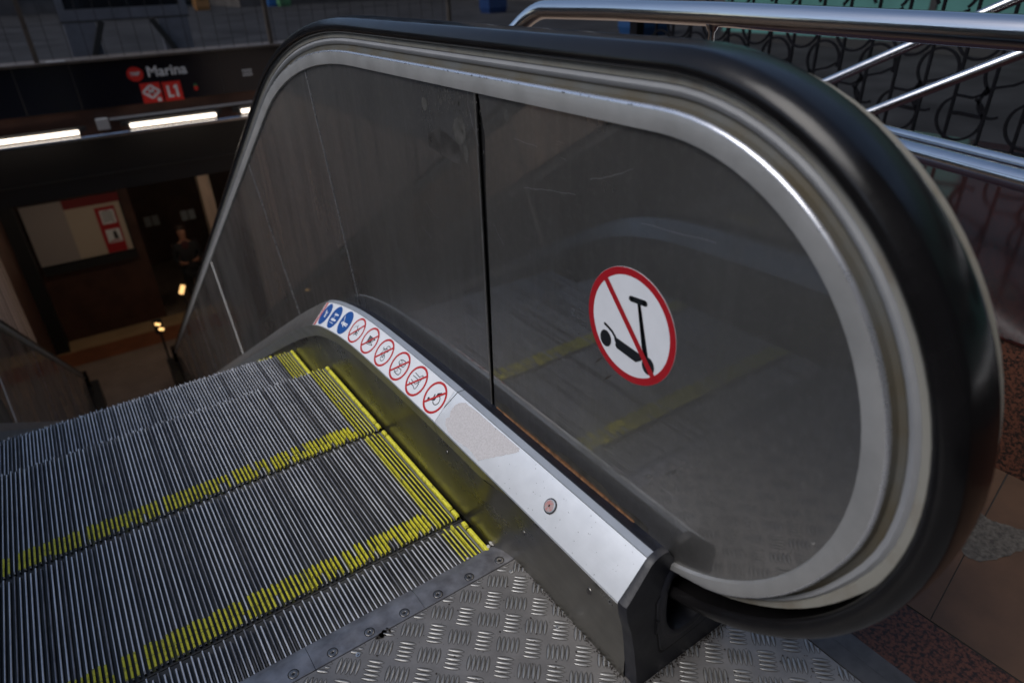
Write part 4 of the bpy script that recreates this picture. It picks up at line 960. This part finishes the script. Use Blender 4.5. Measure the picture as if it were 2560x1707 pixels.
mb = MB(); mb.box((-3.2, 9.5, -4.6), (-1.52, 9.6, -1.35), 'hall_dark'); tag(mb.build('side_wall'), 'black side wall of the hall left of the stairwell', 'wall')
PO = thing('wall_poster', 'cream and grey wall poster with red header and red pictogram panel in the hall below', 'poster', (-.55, 12.38, -2.6))
mb = MB(); mb.box((-1.27, 12.34, -3.16), (.20, 12.398, -2.10), 'hall_dark'); child(mb, 'frame', PO)
mb = MB(); mb.box((-1.25, 12.333, -3.14), (-.655, 12.339, -2.105), 'poster_g'); child(mb, 'grey_sheet', PO)
mb = MB(); mb.box((-.655, 12.333, -3.14), (.175, 12.339, -2.262), 'poster_c'); child(mb, 'cream_sheet', PO)
mb = MB(); mb.box((-.655, 12.333, -2.262), (.195, 12.339, -2.105), 'poster_dr'); child(mb, 'red_header', PO)
mb = MB(); mb.box((-.225, 12.328, -3.135), (.085, 12.3325, -2.32), 'poster_r'); child(mb, 'red_panel', PO)
for z0, z1 in ((-2.62, -2.38), (-2.96, -2.72)):
    mb = MB(); mb.box((-.165, 12.324, z0), (.055, 12.3275, z1), 'signwht')
    fP = lambda u, v, h: (u, 12.3235-h, v)
    if z0 > -2.7:
        for j in range(4): strip_ribbon(mb, [(-.14, z0+.04+.05*j), (-.05, z0+.065+.05*j), (.03, z0+.03+.05*j)], .018, fP, .0005, 'darkgrey')
    else: mb.poly_prism([(-.06, z0+.05), (.01, z0+.06), (-.01, z1-.03), (-.06, z1-.05)], fP, .0005, 'darkgrey'); 
    if z0 < -2.7: strip_ribbon(mb, [(-.14, z0+.03), (.03, z0+.03)], .02, fP, .0005, 'poster_r')
    child(mb, 'pictogram_card', PO, recalc=False)
mb = MB(); mb.box((-1.24, 12.28, -3.30), (.21, 12.398, -3.165), 'black'); child(mb, 'ledge', PO)
for (x, z, lb_) in ((.70, -3.72, 'dim white notice on the back wall, left of the person'), (1.46, -3.74, 'bright white notice on the back wall, right behind the person')):
    N_ = thing('wall_notice', lb_, 'notice', (x, 15.47, z), 'white notices on the back wall')
    for k in range(2):
        mb = MB(); mb.box((x+k*.16, 15.46, z), (x+k*.16+.13, 15.498, z+.22), 'signwht' if x > 1.2 else 'lightgrey'); child(mb, 'sheet', N_)
for i, (x, y, lb_) in enumerate(((-.6, 10.6, 'ceiling strip lamp of the hall just behind the lintel, left of the poster centre'), (1.6, 10.6, 'ceiling strip lamp of the hall just behind the lintel, above the person'))):
    T_ = thing('ceiling_lamp', lb_, 'lamp', (x, y, -1.45), 'hall ceiling lamps')  # unseen lamps, added to brighten the poster and the hall
    mb = MB(); mb.box((x-.6, y-.06, -1.47), (x+.6, y+.06, -1.402), 'lightgrey'); child(mb, 'housing', T_)
    mb = MB(); mb.box((x-.57, y-.045, -1.478), (x+.57, y+.045, -1.4705), 'halltube'); child(mb, 'diffuser', T_)
# small warm lamp low in the hall and amber discs set glowing on an added stand
L_ = thing('warm_lamp', 'small glowing warm lamp seen beside the escalator handrail far below', 'lamp', (.62, 11, -3.6))
mb = MB(); rot = Matrix.Rotation(.45, 3, 'Y'); mb.box((.585, 10.98, -3.68), (.650, 11.03, -3.53), 'lamp', rot); child(mb, 'shade', L_)
mb = MB(); mb.box((.605, 10.985, -4.60), (.635, 11.015, -3.69), 'darkgrey'); child(mb, 'stem', L_)
L2 = thing('spot_lamp', 'tiny amber spot lamps on a black stand at the foot of the escalator', 'lamp', (.06, 9.95, -4.6))
mb = MB(); mb.box((.03, 9.93, -4.6), (.06, 9.96, -3.60), 'black'); mb.box((-.02, 9.92, -3.80), (.11, 9.97, -3.58), 'black'); child(mb, 'stand', L2)
for (x, z) in ((.02, -3.63), (.055, -3.65), (.05, -3.73), (.085, -3.74)):
    mb = MB(); mb.poly_prism(ell(x, z, .020, n=16), lambda u, v, h: (u, 9.919-h, v), .01, 'amber', 'amber'); child(mb, 'lit_spot', L2)
# lower newels of the escalator (simple rounded ends)
for sx, ox in ((1, 0), (-1, -.98)):
    c = (9.0, .666-(9.0-1.38)*.57735)
    mb = MB(); pts = [(c[0]-.1, c[1]+.058+.066*.9), (c[0]+.25, c[1]-.085), (c[0]+.50, c[1]-.14), (c[0]+.68, c[1]-.22), (c[0]+.74, c[1]-.38), (c[0]+.70, c[1]-.56), (c[0]+.55, c[1]-.66), (c[0]+.1, c[1]-.68), (c[0]-.3, c[1]-.45)]
    mb.poly_prism(pts, lambda u, v, h: (ox+sx*(.094+h), u, v), .080, 'rubber', 'rubber'); mb.build('lower_newel', ESC)
    mb = MB(); cc = (c[0]+.38, c[1]-.38)
    for (du, dv) in ((.10, .06), (.16, -.02), (.12, -.10)):
        mb.poly_prism(ell(cc[0]+du, cc[1]+dv, .035, n=16), lambda u, v, h: (ox+sx*(.092-h), u, v), .004, 'brass', 'brass')
    mb.build('brass_button', ESC)
    mb = MB(); mb.box((ox+sx*.0 if sx > 0 else ox-.24, 8.8, -4.6), (ox+.24 if sx > 0 else ox, 9.9, -4.25), 'hall_dark'); mb.build('lower_deck', ESC)

# ---------------------------------------------------------------- the standing person (far, mostly hidden)
def skin_body(name, verts, edges, radii, m, parent, sub=2, root=0):
    me = bpy.data.meshes.new(name); me.from_pydata(verts, edges, []); o = bpy.data.objects.new(name, me); COL.objects.link(o)
    md = o.modifiers.new('s', 'SKIN'); md.use_smooth_shade = True
    for i, r in enumerate(radii): me.skin_vertices[0].data[i].radius = (r, r*.82) if isinstance(r, float) else r
    me.skin_vertices[0].data[root].use_root = True
    o.modifiers.new('u', 'SUBSURF').levels = sub; o.modifiers['u'].render_levels = sub
    dg = bpy.context.evaluated_depsgraph_get(); me2 = bpy.data.meshes.new_from_object(o.evaluated_get(dg)); bpy.data.objects.remove(o)
    me2.name = name; me2.materials.clear(); me2.materials.append(M[m]); me2.polygons.foreach_set('use_smooth', [True]*len(me2.polygons))
    o = bpy.data.objects.new(name, me2); COL.objects.link(o); o.parent = parent; return o
PER = thing('person', 'standing person in dark jacket and maroon top holding a phone, in the hall below', 'person', (.98, 12.15, -4.6))
V_ = [(0,0,.93),(0,0,1.12),(0,0,1.34),(0,0,1.45),(0,-.01,1.52),(0,-.015,1.60),(0,-.015,1.70),
      (-.17,0,1.40),(-.22,-.02,1.14),(-.14,-.24,1.12),(-.09,-.30,1.14),
      (.17,0,1.40),(.22,-.02,1.14),(.12,-.24,1.14),(.04,-.30,1.16),
      (-.09,0,.88),(-.10,-.01,.48),(-.10,.02,.08),(-.10,-.14,.03),(.09,0,.88),(.11,-.02,.48),(.12,.02,.08),(.12,-.14,.03)]
E_ = [(0,1),(1,2),(2,3),(3,4),(4,5),(5,6),(2,7),(7,8),(8,9),(9,10),(2,11),(11,12),(12,13),(13,14),(0,15),(15,16),(16,17),(17,18),(0,19),(19,20),(20,21),(21,22)]
Rr = [.15,.135,.15,.075,.052,.082,.085,.062,.048,.036,.026,.062,.048,.036,.026,.088,.062,.043,.034,.088,.062,.043,.034]
body = skin_body('body', V_, E_, Rr, 'skin', PER)
JV = [(0,0,.90),(0,0,1.12),(0,0,1.34),(0,0,1.44),(-.17,0,1.40),(-.22,-.02,1.14),(-.15,-.22,1.125),(.17,0,1.40),(.22,-.02,1.14),(.13,-.22,1.14),(-.09,0,.80),(.09,0,.80)]
JE = [(0,1),(1,2),(2,3),(2,4),(4,5),(5,6),(2,7),(7,8),(8,9),(0,10),(0,11)]
skin_body('jacket', JV, JE, [.17,.155,.172,.085,.075,.06,.046,.075,.06,.046,.10,.10], 'cloth', PER)
skin_body('trousers', [(0,0,.93),(-.09,0,.86),(-.10,-.01,.48),(-.10,.02,.10),(.09,0,.86),(.11,-.02,.48),(.12,.02,.10)], [(0,1),(1,2),(2,3),(0,4),(4,5),(5,6)], [.15,.098,.072,.056,.098,.072,.056], 'cloth', PER)
skin_body('sweater_collar', [(0,-.04,1.30),(0,-.03,1.42),(0,-.01,1.485)], [(0,1),(1,2)], [.11,.085,.062], 'cloth2', PER)
skin_body('hair', [(0,.02,1.62),(0,.02,1.72),(0,-.02,1.765)], [(0,1),(1,2)], [.088,.092,.07], 'hair', PER)
for sx in (-1, 1):    # hands: palm with five separate fingers
    hx = -.09 if sx < 0 else .04; hz = 1.14 if sx < 0 else 1.16
    vs = [(hx, -.29, hz), (hx+.0, -.35, hz+.01)]; es = [(0, 1)]; rs = [.026, .030]
    for k, (dx, ln) in enumerate(((-.024, .040), (-.008, .048), (.008, .045), (.024, .036))):
        b = len(vs); vs += [(hx+dx, -.365, hz+.012), (hx+dx, -.365-ln*.6, hz+.018), (hx+dx, -.365-ln*.8, hz+.04)]; es += [(1, b), (b, b+1), (b+1, b+2)]; rs += [.009, .008, .007]
    b = len(vs); vs += [(hx-sx*.032, -.335, hz+.018), (hx-sx*.028, -.365, hz+.040)]; es += [(1, b), (b, b+1)]; rs += [.010, .008]
    skin_body('hand', vs, es, rs, 'skin', body, 1)
PH = MB(); PH.box((-.01+.98-.035, 12.15-.405, -4.6+1.175), (.98+.025, 12.15-.392, -4.6+1.30), 'black', Matrix.Rotation(.4, 3, 'X')); tag(PH.build('phone'), 'small dark phone held by the person in the hall', 'phone')

# ---------------------------------------------------------------- mesh fence and stand on the plaza behind the sign
MF = thing('mesh_fence', 'thin wire mesh fence on brown posts standing on top of the metro sign', 'fence', (1, 9.12, .25))
for x in (-2.9, -.34, 2.395, 5.2):
    mb = MB(); mb.box((x-.026, 9.09, .25), (x+.026, 9.14, 1.6), 'brownpost'); child(mb, 'post', MF)
mb = MB(); mb.box((-2.9, 9.10, 1.56), (5.2, 9.13, 1.59), 'brownpost'); child(mb, 'top_rail', MF)
mb = MB(); x = -2.8
while x < 5.1:
    mb.box((x-.0035, 9.112, .25), (x+.0035, 9.119, 1.56), 'wire'); x += .188
for z in (.63, 1.05): mb.box((-2.9, 9.108, z), (5.2, 9.111, z+.003), 'wire')
child(mb, 'wire_mesh', MF)
mb = MB(); mb.box((-.255, 8.955, .2505), (-.065, 9.03, .262), 'lightgrey'); tag(mb.build('white_slip'), 'pale flat slip lying on the sign coping near the left brown post', 'paper')
ST = thing('display_stand', 'bluish grey display stand with splayed dark legs behind the mesh fence', 'stand', (.9, 10.6, 0))
mb = MB(); mb.box((.12, 10.60, -.01), (.14+.36, 10.66, .58), 'grey'); child(mb, 'side_panel', ST)
mb = MB(); mb.box((1.30, 10.60, -.01), (1.69, 10.66, .58), 'grey'); child(mb, 'side_panel', ST)
mb = MB(); mb.box((.10, 10.60, .605), (1.72, 10.66, .735), 'grey'); child(mb, 'cross_panel', ST)
mb = MB(); mb.box((.10, 10.598, .585), (1.72, 10.662, .604), 'darkgrey'); child(mb, 'shadow_gap_bar', ST)
for x in (.10, 1.62): mb = MB(); mb.box((x, 10.60, .736), (x+.09, 10.66, 1.35), 'grey'); child(mb, 'upright', ST)
mb = MB(); mb.box((.19, 10.61, .745), (1.62, 10.65, 1.33), 'glass'); child(mb, 'dark_screen', ST)
for a, b in (((.576, .585), (.30, -.01)), ((1.20, .585), (1.52, -.01))):
    mb = MB(); mb.poly_prism(thick([a, b], .075), lambda u, v, h: (u, 10.597-h, v), .05, 'darkgrey', 'darkgrey'); child(mb, 'leg', ST)

# ---------------------------------------------------------------- buildings round the plaza
TB = thing('teal_shop', 'teal painted shop building beyond the iron fence', 'building', (8.6, 0, 0))
mb = MB(); mb.box((8.6, -14, -.012), (16, 6.6, 5.5), 'teal'); child(mb, 'wall', TB)
mb = MB(); mb.box((8.55, -14, -.012), (8.598, 6.6, .10), 'darkgrey'); child(mb, 'plinth', TB)
for y in np.arange(-12, 4.5, 2.6):
    mb = MB(); mb.box((8.56, y, .8), (8.599, y+1.7, 3.1), 'glass'); child(mb, 'window', TB)
    mb = MB(); mb.box((8.57, y-.12, .30), (8.598, y-.04, 3.4), 'darkgrey'); child(mb, 'pilaster', TB)
mb = MB(); mb.box((8.4, -14, 3.4), (8.6, 6.6, 3.9), 'facade'); child(mb, 'fascia', TB)
def building(name, a, b, label, face, wins, m='facade'):
    T_ = thing(name, label, 'building', ((a[0]+b[0])/2, (a[1]+b[1])/2, 0))
    mb = MB(); mb.box(a, b, m); child(mb, 'wall', T_)
    for w in wins: mb = MB(); mb.box(*w); child(mb, 'window', T_)
    mb = MB(); mb.box((a[0]-.2, a[1]-.2, b[2]), (b[0]+.2, b[1]+.2, b[2]+.4), m); child(mb, 'roof', T_)
    return T_
building('city_building', (-30, 38, -.012), (6, 50, 11), 'dark building far behind the mesh fence with warm lit ground floor', 0,
         [((-28+4*i, 37.96, .6), (-25.2+4*i, 37.999, 3.2), 'glass') for i in range(8)] + [((-28+4*i, 37.96, 5), (-26+4*i, 37.999, 7.4), 'glass') for i in range(8)])
building('city_building', (8, 32, -.012), (40, 46, 10), 'sooty building across the plaza behind the parked containers', 0,
         [((9+3.6*i, 31.96, .5), (11.6+3.6*i, 31.999, 3.2), 'glass') for i in range(8)] + [((9+3.6*i, 31.96, 5), (11+3.6*i, 31.999, 7.4), 'glass') for i in range(8)])
building('city_building', (16.5, 12, -.012), (40, 28, 9), 'dark building behind the teal shop', 0, [((16.46, 13+3.2*i, .6), (16.499, 15.2+3.2*i, 3.2), 'glass') for i in range(4)])
building('city_building', (-30, -18, -.012), (14, -8, 19), 'tall dark building on the near side of the plaza behind the viewer', 0, [((-27+4*i, -7.999, 1), (-25+4*i, -7.96, 3.4), 'glass') for i in range(9)])  # out of view; set tall and close to keep the handrail's reflections dark
building('city_building', (-60, -12, -.012), (-38, 36, 12), 'long dark building left of the escalator', 0, [((-37.999, -10+4*i, 1), (-37.96, -8+4*i, 3.4), 'glass') for i in range(10)])
# coloured things on the plaza, far and small
def bin_(x, y, col, label, s=1.):
    nm = 'bin_%d' % int(abs(x*100)); M[nm] = mat('painted_container', col, .5)
    T_ = thing('recycling_container', label, 'container', (x, y, 0), 'coloured containers on the plaza')
    mb = MB(); w, d, h = .6*s, .5*s, 1.2*s
    mb.grid([[(x-w*k, y-d*k, z), (x+w*k, y-d*k, z), (x+w*k, y+d*k, z), (x-w*k, y+d*k, z)] for k, z in ((.9, -.012), (1, h*.2), (1, h*.85), (.85, h), (.4, h*1.08))], nm, close=True)
    mb.face([(x-w*.4, y-d*.4, h*1.08), (x+w*.4, y-d*.4, h*1.08), (x+w*.4, y+d*.4, h*1.08), (x-w*.4, y+d*.4, h*1.08)], nm); child(mb, 'body', T_)
    mb = MB(); mb.box((x-w*.4, y-d-.01, h*.70), (x+w*.4, y-d+.01, h*.80), 'black'); child(mb, 'slot', T_)
bin_(10.9, 16.6, (.006, .025, .09), 'blue recycling container seen left of the bent end of the steel top rail', .5)
bin_(8.3, 8.0, (.012, .05, .14), 'blue recycling container seen just under the steel top rail beside its thin post', .55)
bin_(9.4, 30.5, (.06, .16, .07), 'small green container far across the plaza above the escalator handrail', .4)
bin_(9.1, 33.0-2, (.02, .09, .26), 'small blue container far across the plaza left of the green one', .35)
bin_(6.2, 31, (.28, .13, .04), 'orange brown container far across the plaza', .45)
for i, (x, y, h, lb_) in enumerate(((11.8, 18, 2.4, 'pale bollard post left of the blue container'), (13.2, 17, 2.4, 'pale bollard post between the blue container and the rail bend'), (14.6, 16.6, 2.6, 'pale bollard post right of the rail bend'))):
    mb = MB(); mb.tube([(x, y, -.012), (x, y, h)], .12, 'lightgrey', 14); tag(mb.build('street_post', smooth=True, angle=50), lb_, 'post', 'pale posts on the plaza')
